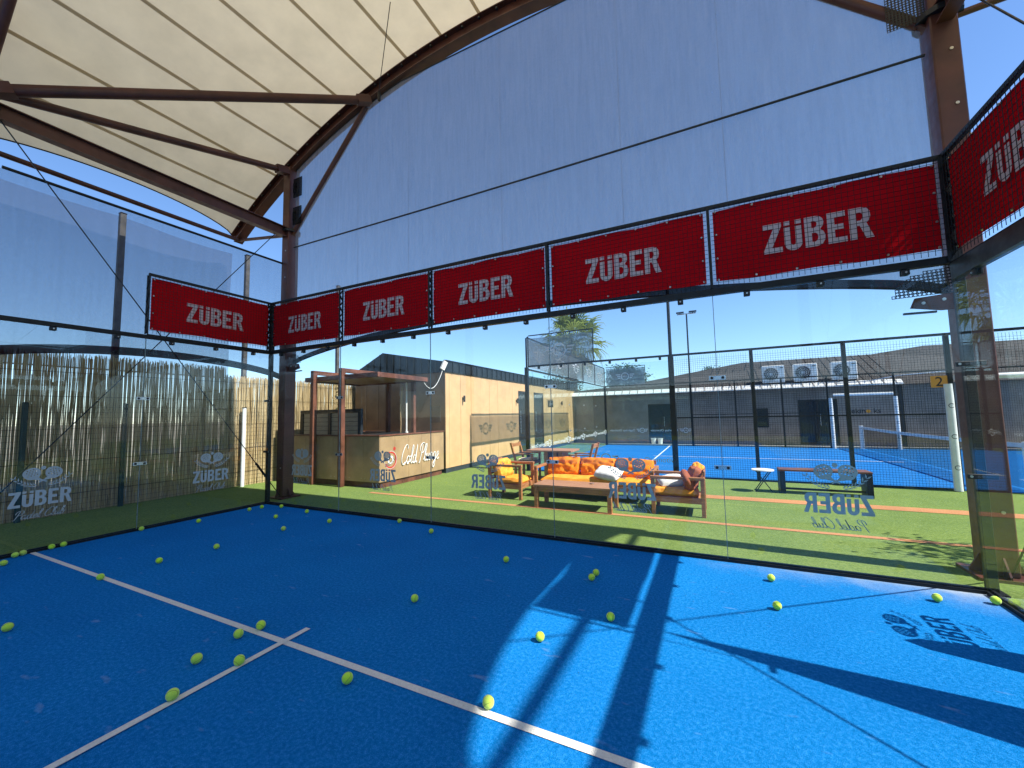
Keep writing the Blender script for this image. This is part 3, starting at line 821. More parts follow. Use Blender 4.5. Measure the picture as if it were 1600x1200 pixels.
wf = thing('wire_fence', 'dark green welded wire fence standing in front of the cane screen', 'fence', (-2.74, -1, 0))
mb = MB()
for i in range(int(13.0/.065)):
    y = -6.5+i*.065; mb.tube((-2.745, y, 0), (-2.745, y, 2.0), .0022, 3, cap=False)
for i in range(20): mb.tube((-2.75, -6.5, .05+i*.10), (-2.75, 2.4, .05+i*.10), .0022, 3, cap=False)
mb.build('wire_mesh', 'wire', wf, kind='stuff')
for y in (-5.2, -2.55, -1.22):
    MB().bbox((-2.735, y-.035, -.02), (-2.675, y+.035, 2.03), .006).build('post', 'green_post', wf)
for i, (y, t) in enumerate(((-1.33, 'tall grey steel pole left of the side banner, in front of the blue net'), (1.22, 'tall grey pole just left of the left column'), (4.15, 'slim grey pole rising behind the pergola above the cane'))):
    root = thing('net_pole', t, 'pole', (-2.98, y, 0), group='tall poles along the cane fence')
    MB().bbox((-3.03, y-.05, -.02), (-2.93, y+.05, 6.02), .008).build('shaft', 'pole_grey', root)
    MB().bbox((-3.036, y-.056, 6.021), (-2.924, y+.056, 6.045), .006).build('cap', 'cable_steel', root)
for k, (y, h, t) in enumerate(((1.10, 1.95, 'white round post leaning by the cane behind the left corner'), )):
    root = thing('pipe_post', t, 'post', (-2.70, y, 0))
    MB().tube((-2.70, y, -.02), (-2.70, y, h), .045, 14).build('pipe', 'white_pad', root, smooth=True)
    MB().tube((-2.70, y, h+.001), (-2.70, y, h+.02), .052, 14).build('cap', 'dark_frame', root)

# ---------------------------------------------------------------- timber cabin (tan boards)
cab = thing('cabin', 'long tan boarded cabin with dark standing seam roof edge behind the cold plunge', 'cabin', (-.9, 11, 0))
FX, FY, BY = .92, 4.70, 17.5
CZ0, CZ1 = .13, 2.955
def doors_at(y): return 10.05 < y < 10.55 or 11.3 < y < 12.5
y = 4.89; k = 0
MB().box((FX-.03, FY, CZ0), (FX, 4.885, CZ1)).build('corner_board', 'tan_board', cab)
while y < BY-.1:
    y2 = min(y+.612, BY)
    segs = [(y, y2)]
    for d0, d1 in ((9.72, 10.50), (11.32, 12.46)):
        ns = []
        for a, b in segs:
            if b <= d0 or a >= d1: ns.append((a, b)); continue
            if a < d0: ns.append((a, d0))
            if b > d1: ns.append((d1, b))
        segs = ns
    for a, b in segs:
        if b-a > .03: MB().bbox((FX-.03, a+.004, CZ0), (FX+.002*(k % 3), b-.004, CZ1), .003).build('wall_board', 'tan_board', cab)
    k += 1; y = y2
for d0, d1 in ((9.72, 10.50), (11.32, 12.46)):
    MB().box((FX-.03, d0+.004, 2.62), (FX-.001, d1-.004, CZ1)).build('wall_board', 'tan_board', cab)
    d = MB().box((FX-.05, d0, .10), (FX-.01, d0+.07, 2.615)).box((FX-.05, d1-.07, .10), (FX-.01, d1, 2.615)).box((FX-.05, d0+.07, 2.545), (FX-.01, d1-.07, 2.615)).box((FX-.05, d0+.07, .10), (FX-.01, d1-.07, .17)).build('door', 'door_frame', cab)
    MB().box((FX-.035, d0+.072, .172), (FX-.027, d1-.072, 2.543)).build('pane', 'dark_pane', d)
    MB().tube((FX+.03, d0+.14, .9), (FX+.03, d0+.14, 1.8), .014, 8).build('handle', 'clip_steel', d)
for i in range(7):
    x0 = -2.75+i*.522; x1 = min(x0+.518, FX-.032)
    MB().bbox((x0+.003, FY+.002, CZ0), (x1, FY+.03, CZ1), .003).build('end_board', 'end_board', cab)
MB().box((-2.78, FY+.04, CZ0), (FX-.06, BY, 2.9)).build('core', 'door_frame', cab)
MB().box((-2.74, FY+.012, -.02), (FX-.012, BY, .128)).build('plinth', 'plinth_grey', cab)
rf = MB().box((FX-.02, FY-.05, CZ1+.003), (FX+.04, BY+.05, CZ1+.33)).build('roof_fascia', 'standing_seam', cab)
for i in range(37):
    y = FY-.03+i*.352
    MB().box((FX+.0402, y-.012, CZ1+.004), (FX+.066, y+.012, CZ1+.335)).build('standing_seam', 'standing_seam', rf)
MB().box((FX-.03, FY-.06, CZ1+.332), (FX+.07, BY+.06, CZ1+.352)).build('fascia_cap', 'standing_seam', rf)
gp = [(-2.80, CZ1+.003), (FX-.022, CZ1+.003), (FX-.022, 3.27), (-1.50, 3.72), (-2.80, 3.12)]
gb = MB().prism(gp, lambda a, b, t: (a, FY-.05+t, b), 0, .06).build('roof_gable', 'standing_seam', cab)
for i in range(13):
    x = -2.72+i*.278
    zt = 3.12+(x+2.80)/1.30*.60 if x < -1.5 else 3.72-(x+1.5)/2.40*.45
    if x < FX-.05: MB().box((x-.011, FY-.076, CZ1+.006), (x+.011, FY-.0502, zt-.004)).build('standing_seam', 'standing_seam', gb)
MB().add([(FX-.03, FY, 3.268), (FX-.03, BY, 3.268), (-1.5, BY, 3.715), (-1.5, FY, 3.715), (-2.8, BY, 3.115), (-2.8, FY, 3.115)], [(0, 1, 2, 3), (3, 2, 4, 5)]).build('roof_sheet', 'standing_seam', cab, recalc=False)
def sconce(y, z, label):
    root = thing('wall_light', label, 'wall light', (FX, y, z), group='small wall lights on the cabin')
    MB().bbox((FX+.005, y-.03, z-.04), (FX+.03, y+.03, z+.04), .004).build('back_plate', 'lamp_body', root)
    MB().tube((FX+.07, y, z-.10), (FX+.07, y, z+.10), .035, 12).build('shade', 'lamp_body', root, smooth=True)
    MB().bar((FX+.03, y, z), (FX+.05, y, z), .02).build('arm', 'lamp_body', root)
sconce(5.61, 2.18, 'small dark wall light on the tan cabin wall nearest the plunge')
sconce(9.50, 2.20, 'small dark wall light on the cabin left of the doors')
sconce(14.9, 2.2, 'small dark wall light at the far end of the cabin wall')
root = thing('toilet_sign', 'small dark hanging sign with a white figure right of the cabin door', 'sign', (FX, 12.85, 2.05))
MB().box((FX+.01, 12.84, 2.32), (FX+.34, 12.86, 2.34)).build('arm', 'lamp_body', root)
MB().box((FX+.06, 12.842, 1.97), (FX+.34, 12.858, 2.30)).build('plate', 'lamp_body', root)
mb = MB(); mb.tube((FX+.20, 12.838, 2.22), (FX+.20, 12.8415, 2.22), .028, 10); mb.box((FX+.165, 12.838, 2.05), (FX+.235, 12.8415, 2.18)); mb.build('figure', 'ink_white', root)
# floodlight at the cabin corner with its sagging cable
root = thing('floodlight', 'pale floodlight tilted at the cabin roof corner with a sagging white cable', 'floodlight', (.86, 4.62, 3.0))
mb = MB(); c = Vector((.97, 4.56, 3.13)); d = Vector((-.22, -.35, -.9)).normalized()
mb.bar(c-d*.13, c+d*.13, .14, .06, up=(1, -.2, 0)); mb.build('housing', 'white_paint', root)
MB().bar((.90, 4.645, 3.12), (.95, 4.58, 3.16), .03).build('bracket', 'clip_steel', root)
pts = [Vector((.94, 4.54, 3.0)).lerp(Vector((.80, 3.80, 2.66)), t)+Vector((0, 0, -1.5*t*(1-t))) for t in [i/14 for i in range(15)]]
MB().path(pts, .008, 6).build('cable', 'white_paint', root, smooth=True)
mb = MB(); mb.box((.38, 4.672, 1.46), (.75, 4.69, 1.95))
tag(mb.build('notice_holder', 'acrylic', None, (.55, 4.68, 1.46)), 'square clear notice holder on the shaded end wall of the cabin', 'notice holder')

# ---------------------------------------------------------------- cold plunge tub with pergola
tub = thing('plunge_tub', 'boxed cold plunge tub clad in tan boards with white script lettering', 'plunge tub', (-.6, 3.3, 0))
TX0, TX1, TY0, TY1, TZ0, TZ1 = -2.15, .93, 2.05, 4.58, .13, 1.20
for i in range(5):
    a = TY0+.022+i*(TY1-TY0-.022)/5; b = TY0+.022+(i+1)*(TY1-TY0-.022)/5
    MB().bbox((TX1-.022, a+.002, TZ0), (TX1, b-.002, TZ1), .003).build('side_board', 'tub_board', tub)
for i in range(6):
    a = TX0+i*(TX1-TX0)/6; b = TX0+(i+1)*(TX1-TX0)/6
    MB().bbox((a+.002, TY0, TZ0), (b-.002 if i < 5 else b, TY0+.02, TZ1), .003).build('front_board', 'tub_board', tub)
    for z in (TZ0+.08, TZ1-.07):
        for x in (a+.06, b-.06): MB().tube((x, TY0-.004, z), (x, TY0, z), .008, 6).build('screw', 'bolt_steel', tub)
MB().box((TX0, TY0+.03, TZ0), (TX0+.02, TY1, TZ1)).build('side_panel', 'tub_board', tub)
MB().box((TX0+.08, TY0+.08, -.02), (TX1-.04, TY1-.05, TZ0-.002)).build('plinth', 'pergola_wood', tub)
mb = MB()
for a, b in (((TX0-.02, TY0-.02, TZ1), (TX1+.02, TY0+.14, TZ1+.03)), ((TX0-.02, TY1-.12, TZ1), (TX1+.02, TY1+.02, TZ1+.03)), ((TX1-.12, TY0+.142, TZ1), (TX1+.02, TY1-.122, TZ1+.03)), ((TX0-.02, TY0+.142, TZ1), (TX0+.12, TY1-.122, TZ1+.03))): mb.box(a, b)
mb.build('rim', 'pergola_wood', tub)
MB().box((TX0+.125, TY0+.145, TZ1-.25), (TX1-.125, TY1-.125, TZ1-.10)).build('water', 'water_dark', tub)
MB().box((TX0+.30, TY0+.30, TZ1-.095), (TX1-.5, TY1-.4, TZ1+.02)).build('cover', 'door_frame', tub)
st, w = script_strokes('Cold Plunge', .22)
mb = MB(); kk = 1.62/w
for s in st: mb.path([(TX1+.022, 2.74+x*kk, .46+y*.46) for x, y in s], .0085, 6)
mb.build('neon_lettering', 'ink_white', tub, smooth=True)
mb = MB()
for s in st: mb.path([(TX1+.008, 2.74+x*kk, .46+y*.46) for x, y in s[::4]], .004, 4)
mb.build('letter_mounts', 'bolt_steel', tub)
mb = MB()
def ringp(cy, cz, r0, r1, a0, a1, x, n=26):
    for i in range(n):
        a = R(a0+(a1-a0)*i/n); b = R(a0+(a1-a0)*(i+1)/n)
        mb.quad((x, cy+r0*math.cos(a), cz+r0*math.sin(a)), (x, cy+r1*math.cos(a), cz+r1*math.sin(a)), (x, cy+r1*math.cos(b), cz+r1*math.sin(b)), (x, cy+r0*math.cos(b), cz+r0*math.sin(b)))
ringp(2.42, .62, .165, .20, -150, 120, TX1+.004); ringp(2.40, .60, .215, .228, -110, 30, TX1+.004); ringp(2.55, .88, .0, .045, 0, 360, TX1+.004)
mb.build('painted_ring', 'ink_red', tub, recalc=False)
mb = MB(); ringp(2.42, .62, .205, .212, -170, 100, TX1+.006); ringp(2.42, .62, .06, .10, 0, 360, TX1+.006)
mb.build('painted_badge', 'ink_white', tub, recalc=False)

per = thing('pergola', 'brown flat-roofed timber pergola over the cold plunge tub', 'pergola', (-.3, 3, 0))
for x in (-.22, -1.24):
    MB().bbox((x-.06, 1.90, -.01), (x+.06, 2.02, 2.88), .006).build('post', 'pergola_wood', per)
    MB().bbox((x-.06, 2.022, 2.78), (x+.06, 3.5, 2.88), .006).build('top_arm', 'pergola_wood', per)
for x, yy in ((-.36, 3.70), (.56, 3.70)):
    MB().bbox((x-.05, yy-.05, 0), (x+.05, yy+.05, 2.60), .006).build('post', 'pergola_wood', per)
rr = MB().bbox((-1.62, 1.98, 2.605), (.94, 2.06, 2.72), .004).bbox((.86, 2.062, 2.605), (.94, 3.85, 2.72), .004).bbox((-1.62, 2.062, 2.605), (-1.54, 3.85, 2.72), .004).bbox((-1.538, 3.77, 2.605), (.858, 3.85, 2.72), .004).build('roof_frame', 'pergola_wood', per)
for i in range(7):
    a = -1.538+i*2.396/7
    MB().box((a+.002, 2.063, 2.64), (a+2.396/7-.002, 3.768, 2.665)).build('roof_board', 'tub_board', per)
root = thing('louvre_cabinet', 'dark framed cabinet with two pale slatted doors standing in the tub', 'cabinet', (-1.2, 2.5, 1.1))
mb = MB()
for a, b in (((-2.42, 1.80), (-.10, 1.88)), ((-2.42, 1.05), (-2.30, 1.798)), ((-.20, 1.05), (-.10, 1.798)), ((-1.30, 1.05), (-1.20, 1.798))): mb.box((a[0], 2.45, a[1]), (b[0], 2.53, b[1]))
mb.build('frame', 'door_frame', root)
for x0, x1 in ((-2.30, -1.30), (-1.20, -.20)):
    for i in range(6): MB().bbox((x0+.012, 2.47, 1.10+i*.115), (x1-.012, 2.50, 1.10+i*.115+.105), .003).build('slat', 'slat_wood', root)
    MB().box((x0, 2.505, 1.05), (x1, 2.515, 1.798)).build('backing', 'door_frame', root)
root = thing('bent_stick', 'crooked pale wooden stick standing upright at the back of the tub', 'stick', (.2, 3.6, 1.1))
MB().path([(.20, 3.6, 1.13), (.215, 3.6, 1.5), (.19, 3.6, 1.9), (.23, 3.6, 2.25), (.25, 3.6, 2.50)], [.022, .024, .02, .022, .016], 8).build('stick', 'stick_wood', root, smooth=True)
root = thing('shower_pipe', 'straight white pipe rising from the tub rim to the pergola roof', 'pipe', (.40, 3.6, 1.1))
MB().tube((.40, 3.6, 1.26), (.40, 3.6, 2.60), .022, 12).build('pipe', 'white_paint', root, smooth=True)
MB().tube((.40, 3.6, 1.10), (.40, 3.6, 1.258), .045, 12).build('foot', 'white_paint', root, smooth=True)

# ---------------------------------------------------------------- lounge furniture
def cushion(name, mat, parent, c, size, rot=(0, 0, 0), puff=.5, wr=.012, seed=0, n=20, sub=None):
    """pillow of size (w,d,h) around c in the parent's frame"""
    w, d, h = size; M = Matrix.Rotation(rot[2], 3, 'Z') @ Matrix.Rotation(rot[1], 3, 'Y') @ Matrix.Rotation(rot[0], 3, 'X')
    mb = MB()
    for s in (1, -1):
        o = len(mb.v)
        for i in range(n+1):
            for j in range(n+1):
                u = i/n*2-1; v = j/n*2-1
                e = max(0.0, (1-abs(u)**4)*(1-abs(v)**4))**puff
                # corners pulled in
                k = 1-.06*(u*u*v*v)
                q = Vector((u*w/2*k, v*d/2*k, s*h/2*e))
                nz = noise.noise(Vector((u*2.2+seed, v*2.2, s*3.1)))*wr*1.2 + (.5-abs(noise.noise(Vector((u*5+v*1.2+seed*2, v*1.8, s)))))*wr*1.3
                q.z = s*max(s*(q.z+nz*e), .04*h*e)
                mb.v.append(M @ q+Vector(c))
        for i in range(n):
            for j in range(n):
                a = o+i*(n+1)+j
                mb.f.append((a, a+1, a+n+2, a+n+1) if s < 0 else (a, a+n+1, a+n+2, a+1))
    return mb.build(name, mat, parent, smooth=True, recalc=False)
def lounge(name, label, cat, loc, rz, W, D, arm=.60, seat_m='orange_cloth', back_m='orange_cloth', nback=1, back_h=.66, group='orange cushioned teak lounge set', seed=0):
    """local frame: faces -y, width along x, front at y=0"""
    t = thing(name, label, cat, loc, rz, group, local=True); p = .06
    for sx in (-1, 1):
        x = sx*(W/2-p/2)
        MB().bbox((x-p/2, 0, 0), (x+p/2, p, arm-.035), .004).build('leg', 'teak', t)
        MB().bbox((x-p/2, D-p, 0), (x+p/2, D, arm-.035), .004).build('leg', 'teak', t)
        MB().bbox((x-p/2-.004, -.006, arm-.034), (x+p/2+.004, D+.006, arm+.012), .004).build('armrest', 'teak', t)
        MB().bbox((x-.018, p+.001, .20), (x+.018, D-p-.001, .29), .003).build('side_rail', 'teak', t)
    MB().bbox((-W/2+p+.001, .015, .20), (W/2-p-.001, .045, .29), .003).build('front_rail', 'teak', t)
    MB().bbox((-W/2+p+.001, D-.05, .20), (W/2-p-.001, D-.02, .29), .003).build('back_rail', 'teak', t)
    for i in range(5):
        y = .07+i*(D-.16)/4.4
        MB().bbox((-W/2+p, y, .255), (W/2-p, y+.07, .275), .003).build('seat_slat', 'teak', t)
    for i, z in enumerate((.40, .50, back_h-.03)):
        MB().bbox((-W/2+p-.02, D-.055+.02*i, z-.04), (W/2-p+.02, D-.030+.02*i, z+.04), .003).build('back_slat', 'teak', t)
    cw = W-2*p-.01
    cushion('seat_cushion', seat_m, t, (0, (D-.10)/2+.01, .335), (cw, D-.10, .14), puff=.16, wr=.018, seed=seed+3)
    MB().bbox((-cw/2+.01, .03, .277), (cw/2-.01, D-.10, .300), .01).build('seat_base_pad', 'rust_cloth', t)
    bw = cw/nback
    for i in range(nback):
        cushion('back_cushion', back_m, t, (-cw/2+bw*(i+.5), D-.165, .555), (bw+.01, .40, .19), (R(70), R(3*(i-1)), R(4*(i-1))), puff=.30, wr=.040, seed=seed+i*5+9)
    return t
lounge('armchair', 'teak armchair with orange cushions at the left end of the lounge set, facing right', 'armchair', (4.55, 2.42, -.01), R(90), .66, .74, .66, 'yellow_cloth', 'yellow_cloth', back_h=.74, seed=1)
lounge('sofa', 'three-seat teak sofa with orange cushions behind the coffee table', 'sofa', (5.80, 2.50, -.01), 0, 2.30, .78, .60, 'yellow_cloth', 'orange_cloth', 3, .70, seed=4)
ch = lounge('armchair', 'teak armchair with rust and yellow cushions at the right end of the lounge set', 'armchair', (6.97, 2.26, -.01), R(-90), .68, .80, .60, 'yellow_cloth', 'rust_cloth', back_h=.70, seed=8)
pl = thing('throw_pillow', 'white throw pillow lying on the orange sofa seat', 'pillow', (6.12, 2.58, .43), 0, 'white throw pillows', True)
cushion('pillow', 'white_cloth', pl, (0, .05, .075), (.50, .34, .17), (R(24), R(6), R(-14)), .45, .010, 20)
pl = thing('throw_pillow', 'white throw pillow on the seat of the right armchair', 'pillow', (7.25, 2.28, .42), 0, 'white throw pillows', True)
cushion('pillow', 'white_cloth', pl, (0, .05, .055), (.42, .34, .13), (R(14), R(-8), R(20)), .45, .010, 23)
pl = thing('throw_blanket', 'crumpled yellow throw over the back of the right armchair', 'blanket', (7.66, 2.36, .58), 0, None, True)
cushion('blanket', 'yellow_cloth', pl, (0, 0, .09), (.20, .26, .16), (R(30), R(20), 0), .5, .03, 31)
pl = thing('round_cushion', 'round rust-brown cushion leaning in the right armchair', 'cushion', (7.52, 2.06, .40), 0, None, True)
mb = MB(); M_ = Matrix.Rotation(R(66), 3, 'Y')
N1, N2 = 20, 10
for i in range(N2+1):
    ph = math.pi*i/N2
    for k in range(N1):
        a = 2*math.pi*k/N1; q = Vector((.17*math.sin(ph)**.8*math.cos(a), .17*math.sin(ph)**.8*math.sin(a), .075*math.cos(ph)))
        mb.v.append(M_ @ q+Vector((0, 0, .15)))
for i in range(N2):
    for k in range(N1): mb.f.append((i*N1+k, i*N1+(k+1) % N1, (i+1)*N1+(k+1) % N1, (i+1)*N1+k))
mb.build('cushion', 'rust_cloth', pl, smooth=True)
# coffee table
t = thing('coffee_table', 'low rectangular teak coffee table in front of the sofa', 'coffee table', (5.70, 1.90, -.01))
for x in (5.05, 6.35):
    for y in (1.66, 2.14): MB().bbox((x-.035, y-.035, -.01), (x+.035, y+.035, .365), .004).build('leg', 'teak', t)
for i in range(6): MB().bbox((5.0, 1.62+i*.0935, .367), (6.40, 1.62+i*.0935+.0915, .402), .003).build('top_plank', 'teak_top', t)
for y in (1.66, 2.14): MB().bbox((5.087, y-.012, .28), (6.313, y+.012, .363), .003).build('apron', 'teak', t)
for x in (5.05, 6.35): MB().bbox((x-.012, 1.697, .28), (x+.012, 2.103, .363), .003).build('apron', 'teak', t)
root = thing('ash_tray', 'small silver dish on the coffee table', 'dish', (5.98, 1.98, .402))
MB().tube((5.98, 1.98, .403), (5.98, 1.98, .422), .035, 12, .045).build('dish', 'clip_steel', root, smooth=True)
# dining table and two chairs behind the sofa
t = thing('dining_table', 'teak dining table on a slab pedestal behind the sofa', 'table', (4.22, 4.75, -.01))
for i in range(5): MB().bbox((3.62, 4.40+i*.142, .70), (4.82, 4.40+i*.142+.140, .74), .003).build('top_plank', 'teak_top', t)
for x in (4.12, 4.36, 4.50): MB().bbox((x-.05, 4.50, .03), (x+.05, 5.0, .698), .004).build('pedestal', 'teak', t)
MB().bbox((3.9, 4.55, -.01), (4.6, 4.95, .028), .004).build('foot', 'teak', t)
def dchair(label, loc, rz):
    t = thing('dining_chair', label, 'chair', loc, rz, 'teak dining chairs', True)
    W, D = .56, .52
    for sx in (-1, 1):
        x = sx*(W/2-.025)
        MB().bbox((x-.025, 0, 0), (x+.025, .05, .62), .004).build('leg', 'teak', t)
        mb = MB(); mb.bar((x, D-.03, 0), (x, D-.03, .45), .05); mb.bar((x, D-.03, .45), (x, D+.10, .92), .05); mb.build('back_leg', 'teak', t)
        MB().bbox((x-.032, -.01, .622), (x+.032, D+.0, .65), .004).build('armrest', 'teak', t)
        MB().bbox((x-.015, .051, .38), (x+.015, D-.056, .44), .003).build('side_rail', 'teak', t)
    MB().bbox((-W/2+.05, .01, .38), (W/2-.05, .035, .44), .003).build('front_rail', 'teak', t)
    MB().bbox((-W/2+.05, .04, .441), (W/2-.05, D-.06, .462), .003).build('seat_board', 'teak', t)
    mb = MB(); mb.bar((-W/2+.045, D+.075, .86), (W/2-.045, D+.075, .86), .025, .09); mb.build('back_board', 'teak', t)
    cushion('seat_pad', 'cream_cloth', t, (0, D/2-.02, .49), (W-.11, D-.08, .06), puff=.25, wr=.006, seed=2)
dchair('teak dining chair left of the dining table, facing right', (3.78, 4.72, -.01), R(90))
dchair('teak dining chair right of the dining table, facing left', (4.72, 4.78, -.01), R(-90))
# bench and little round table by the far court
t = thing('bench', 'dark steel bench with brown board seat before the far court fence', 'bench', (9.8, 4.68, -.01))
for x in (9.12, 10.46): 
    MB().bbox((x-.045, 4.50, -.01), (x+.045, 4.86, .425), .004).build('leg', 'dark_frame', t)
for i in range(3): MB().bbox((9.07, 4.50+i*.122, .427), (10.51, 4.50+i*.122+.118, .462), .003).build('seat_plank', 'pergola_wood', t)
mb = MB(); mb.box((9.166, 4.60, .06), (10.414, 4.62, .10)); mb.build('stretcher', 'dark_frame', t)
t = thing('side_table', 'small round pale folding side table left of the bench', 'side table', (8.80, 4.62, -.01))
MB().tube((8.80, 4.62, .415), (8.80, 4.62, .435), .20, 24).build('table_top', 'white_paint', t, smooth=True)
for s in (-1, 1):
    for yy in (-.09, .09): MB().tube((8.80-s*.15, 4.62+yy*(1+.1*s), -.01), (8.80+s*.13, 4.62+yy*(1+.1*s), .414), .009, 8).build('leg', 'dark_frame', t)
# ---------------------------------------------------------------- far padel court
FC = thing('far_court_fence', 'far padel court enclosure of dark posts, wire mesh and glass', 'court fence', (13, 10.95, 0))
CX0, CX1, CY0, CY1 = 3.0, 23.0, 5.95, 15.95
def post(x, y, z1=3.06, w=.08, mat='dark_frame', name='post'): return MB().bbox((x-w/2, y-w/2, -.01), (x+w/2, y+w/2, z1), .005).build(name, mat, FC)
def mesh_wall_x(y, x0, x1, z0=.0, z1=3.03, r=.0026, step=.05):
    mb = MB(); n = int((x1-x0)/step)
    for i in range(1, n): mb.tube((x0+i*step, y, z0), (x0+i*step, y, z1), r, 3, cap=False)
    for i in range(1, int((z1-z0)/step)): mb.tube((x0, y-.005, z0+i*step), (x1, y-.005, z0+i*step), r, 3, cap=False)
    mb.build('wire_mesh', 'wire', FC, kind='stuff')
def grid_mesh(mb, P, u0, u1, z0, z1, step, r):
    for i in range(1, int((u1-u0)/step)): mb.tube(P(u0+i*step, z0), P(u0+i*step, z1), r, 3, cap=False)
    for i in range(1, int((z1-z0)/step)): mb.tube(P(u0, z0+i*step), P(u1, z0+i*step), r, 3, cap=False)
NP = [7.06, 8.84, 10.58, 12.22, 14.3, 16.3, 18.3, 20.3]
for i, x in enumerate(NP): post(x, CY0, 3.06, .13 if i == 0 else .075)
for x0, x1 in ((7.13, 8.80), (8.88, 10.54), (10.62, 12.18), (14.34, 16.26), (16.34, 18.26), (18.34, 20.26)): mesh_wall_x(CY0, x0, x1)
mesh_wall_x(CY0, 12.26, 14.26, 2.30, 3.03)
for x0, x1 in ((7.13, 12.18), (14.34, 20.26)): MB().box((x0, CY0-.02, 1.47), (x1, CY0+.02, 1.50)).build('mid_rail', 'dark_frame', FC)
MB().box((3.05, CY0-.03, 3.062), (20.3, CY0+.03, 3.11)).build('top_rail', 'dark_frame', FC)
MB().box((7.13, CY0-.02, -.01), (12.18, CY0+.02, .03)).build('bottom_rail', 'dark_frame', FC)
FPX = [7.1, 8.95, 10.75, 12.35, 14.5, 16.4, 18.4, 20.3]
for x in FPX: post(x, CY1, 3.0, .11 if x == 7.1 else .06)
for x0, x1 in zip(FPX[:-1], FPX[1:]): mesh_wall_x(CY1, x0+.04, x1-.04, .0 if x0 != 12.35 else 2.25, 2.98, .0032, .06)
MB().box((3.05, CY1-.02, 3.002), (20.3, CY1+.02, 3.05)).build('top_rail', 'dark_frame', FC)
MB().box((7.16, CY1-.02, 1.47), (12.32, CY1+.02, 1.50)).build('mid_rail', 'dark_frame', FC)
for x, y in ((CX0, CY0), (CX0, CY1)): post(x, y, 3.06, .10)
# glass corner: two bays on each long side, five along the short side
def ad_logo(mb, C, ex, s):
    """ring with two swept wings; C centre, ex reading direction"""
    C = Vector(C); ex = Vector(ex); n = 20
    for i in range(n):
        a, b = 2*math.pi*i/n, 2*math.pi*(i+1)/n
        P_ = lambda r, t: C+ex*(r*math.cos(t)*s)+Vector((0, 0, r*math.sin(t)*s))
        mb.quad(P_(.82, a), P_(1, a), P_(1, b), P_(.82, b))
    for sg in (-1, 1):
        for k, (l, z) in enumerate(((2.3, .5), (2.0, .05), (1.7, -.4))):
            a = C+ex*(sg*1.15*s)+Vector((0, 0, z*s)); b = C+ex*(sg*l*s)+Vector((0, 0, z*s)); hz = Vector((0, 0, .10*s))
            mb.quad(a-hz, b-hz, b+hz, a+hz)
    text_on(mb, 'MINI', s*.5, lambda x, y: C+ex*x+Vector((0, 0, y-.17*s)))
def far_glass(P, U, u0, ads, ad_mat, z_ad, rd, side, size):
    g = MB().box(P(u0+.01, -.006, .02), P(u0+1.99, .006, 2.96)).build('glass_panel', 'far_glass', FC)
    if ads:
        mb = MB()
        ad_logo(mb, P(u0+1.0-rd*.75, side, z_ad+.05), Vector(U)*rd, size*.75)
        text_on(mb, 'Özgörkey Otomotiv', size*.95, lambda x, y: P(u0+1.0+rd*(x+.22), side, z_ad+y))
        mb.build('glass_lettering', ad_mat, g, recalc=False)
PN = lambda u, w, z: Vector((CX0+u, CY0+w, z))
PF = lambda u, w, z: Vector((CX0+u, CY1+w, z))
PW = lambda u, w, z: Vector((CX0+w, CY0+u, z))
for i in range(2):
    far_glass(PN, (1, 0, 0), .05+i*2, True, 'vinyl', .36, 1, -.010, .19)
    far_glass(PF, (1, 0, 0), .05+i*2, True, 'ink_white', .70, -1, -.010, .16)
for i in range(5): far_glass(PW, (0, 1, 0), i*2, True, 'ink_white', .62, -1, .010, .17)
for i in range(1, 5):
    for z in (1.0, 2.0):
        c = MB().bbox((CX0+.009, CY0+i*2-.08, z-.025), (CX0+.014, CY0+i*2+.08, z+.025), .003).build('joint_clip', 'clip_steel', FC)
for u in (.4, 1.1, 1.8, 2.5, 3.2, 3.8): MB().bbox((CX0+u-.03, CY0-.03, 2.99), (CX0+u+.03, CY0+.03, 3.06), .004).build('rail_clamp', 'black_rubber', FC)
MB().box((CX0-.03, CY0+.06, 2.985), (CX0+.03, CY1-.06, 3.03)).build('top_rail', 'dark_frame', FC)
MB().box((CX0-.015, CY0+.06, 3.96), (CX0+.015, CY1, 4.0)).build('head_rail', 'dark_frame', FC)
for i in range(6): MB().box((CX0-.02, CY0+i*2-.02, 3.032), (CX0+.02, CY0+i*2+.02, 3.958)).build('upright', 'dark_frame', FC)
for x, y in ((5.05, CY0), (5.05, CY1), (3.06, CY0)): MB().box((x-.012, y-.02, 3.112), (x+.012, y+.02, 4.0)).build('upright', 'dark_frame', FC)
for y in (CY0, CY1): MB().box((3.08, y-.012, 4.002), (5.062, y+.012, 4.03)).build('head_rail', 'dark_frame', FC)
mb = MB()
grid_mesh(mb, lambda u, z: Vector((CX0+.03, CY0+u, z)), 0, 10, 3.04, 3.96, .06, .0025)
grid_mesh(mb, lambda u, z: Vector((3.08+u, CY0+.03, z)), 0, 1.96, 3.11, 4.0, .05, .0022)
grid_mesh(mb, lambda u, z: Vector((3.08+u, CY1+.03, z)), 0, 1.96, 3.11, 4.0, .06, .0025)
mb.build('wire_mesh', 'wire', FC, kind='stuff')
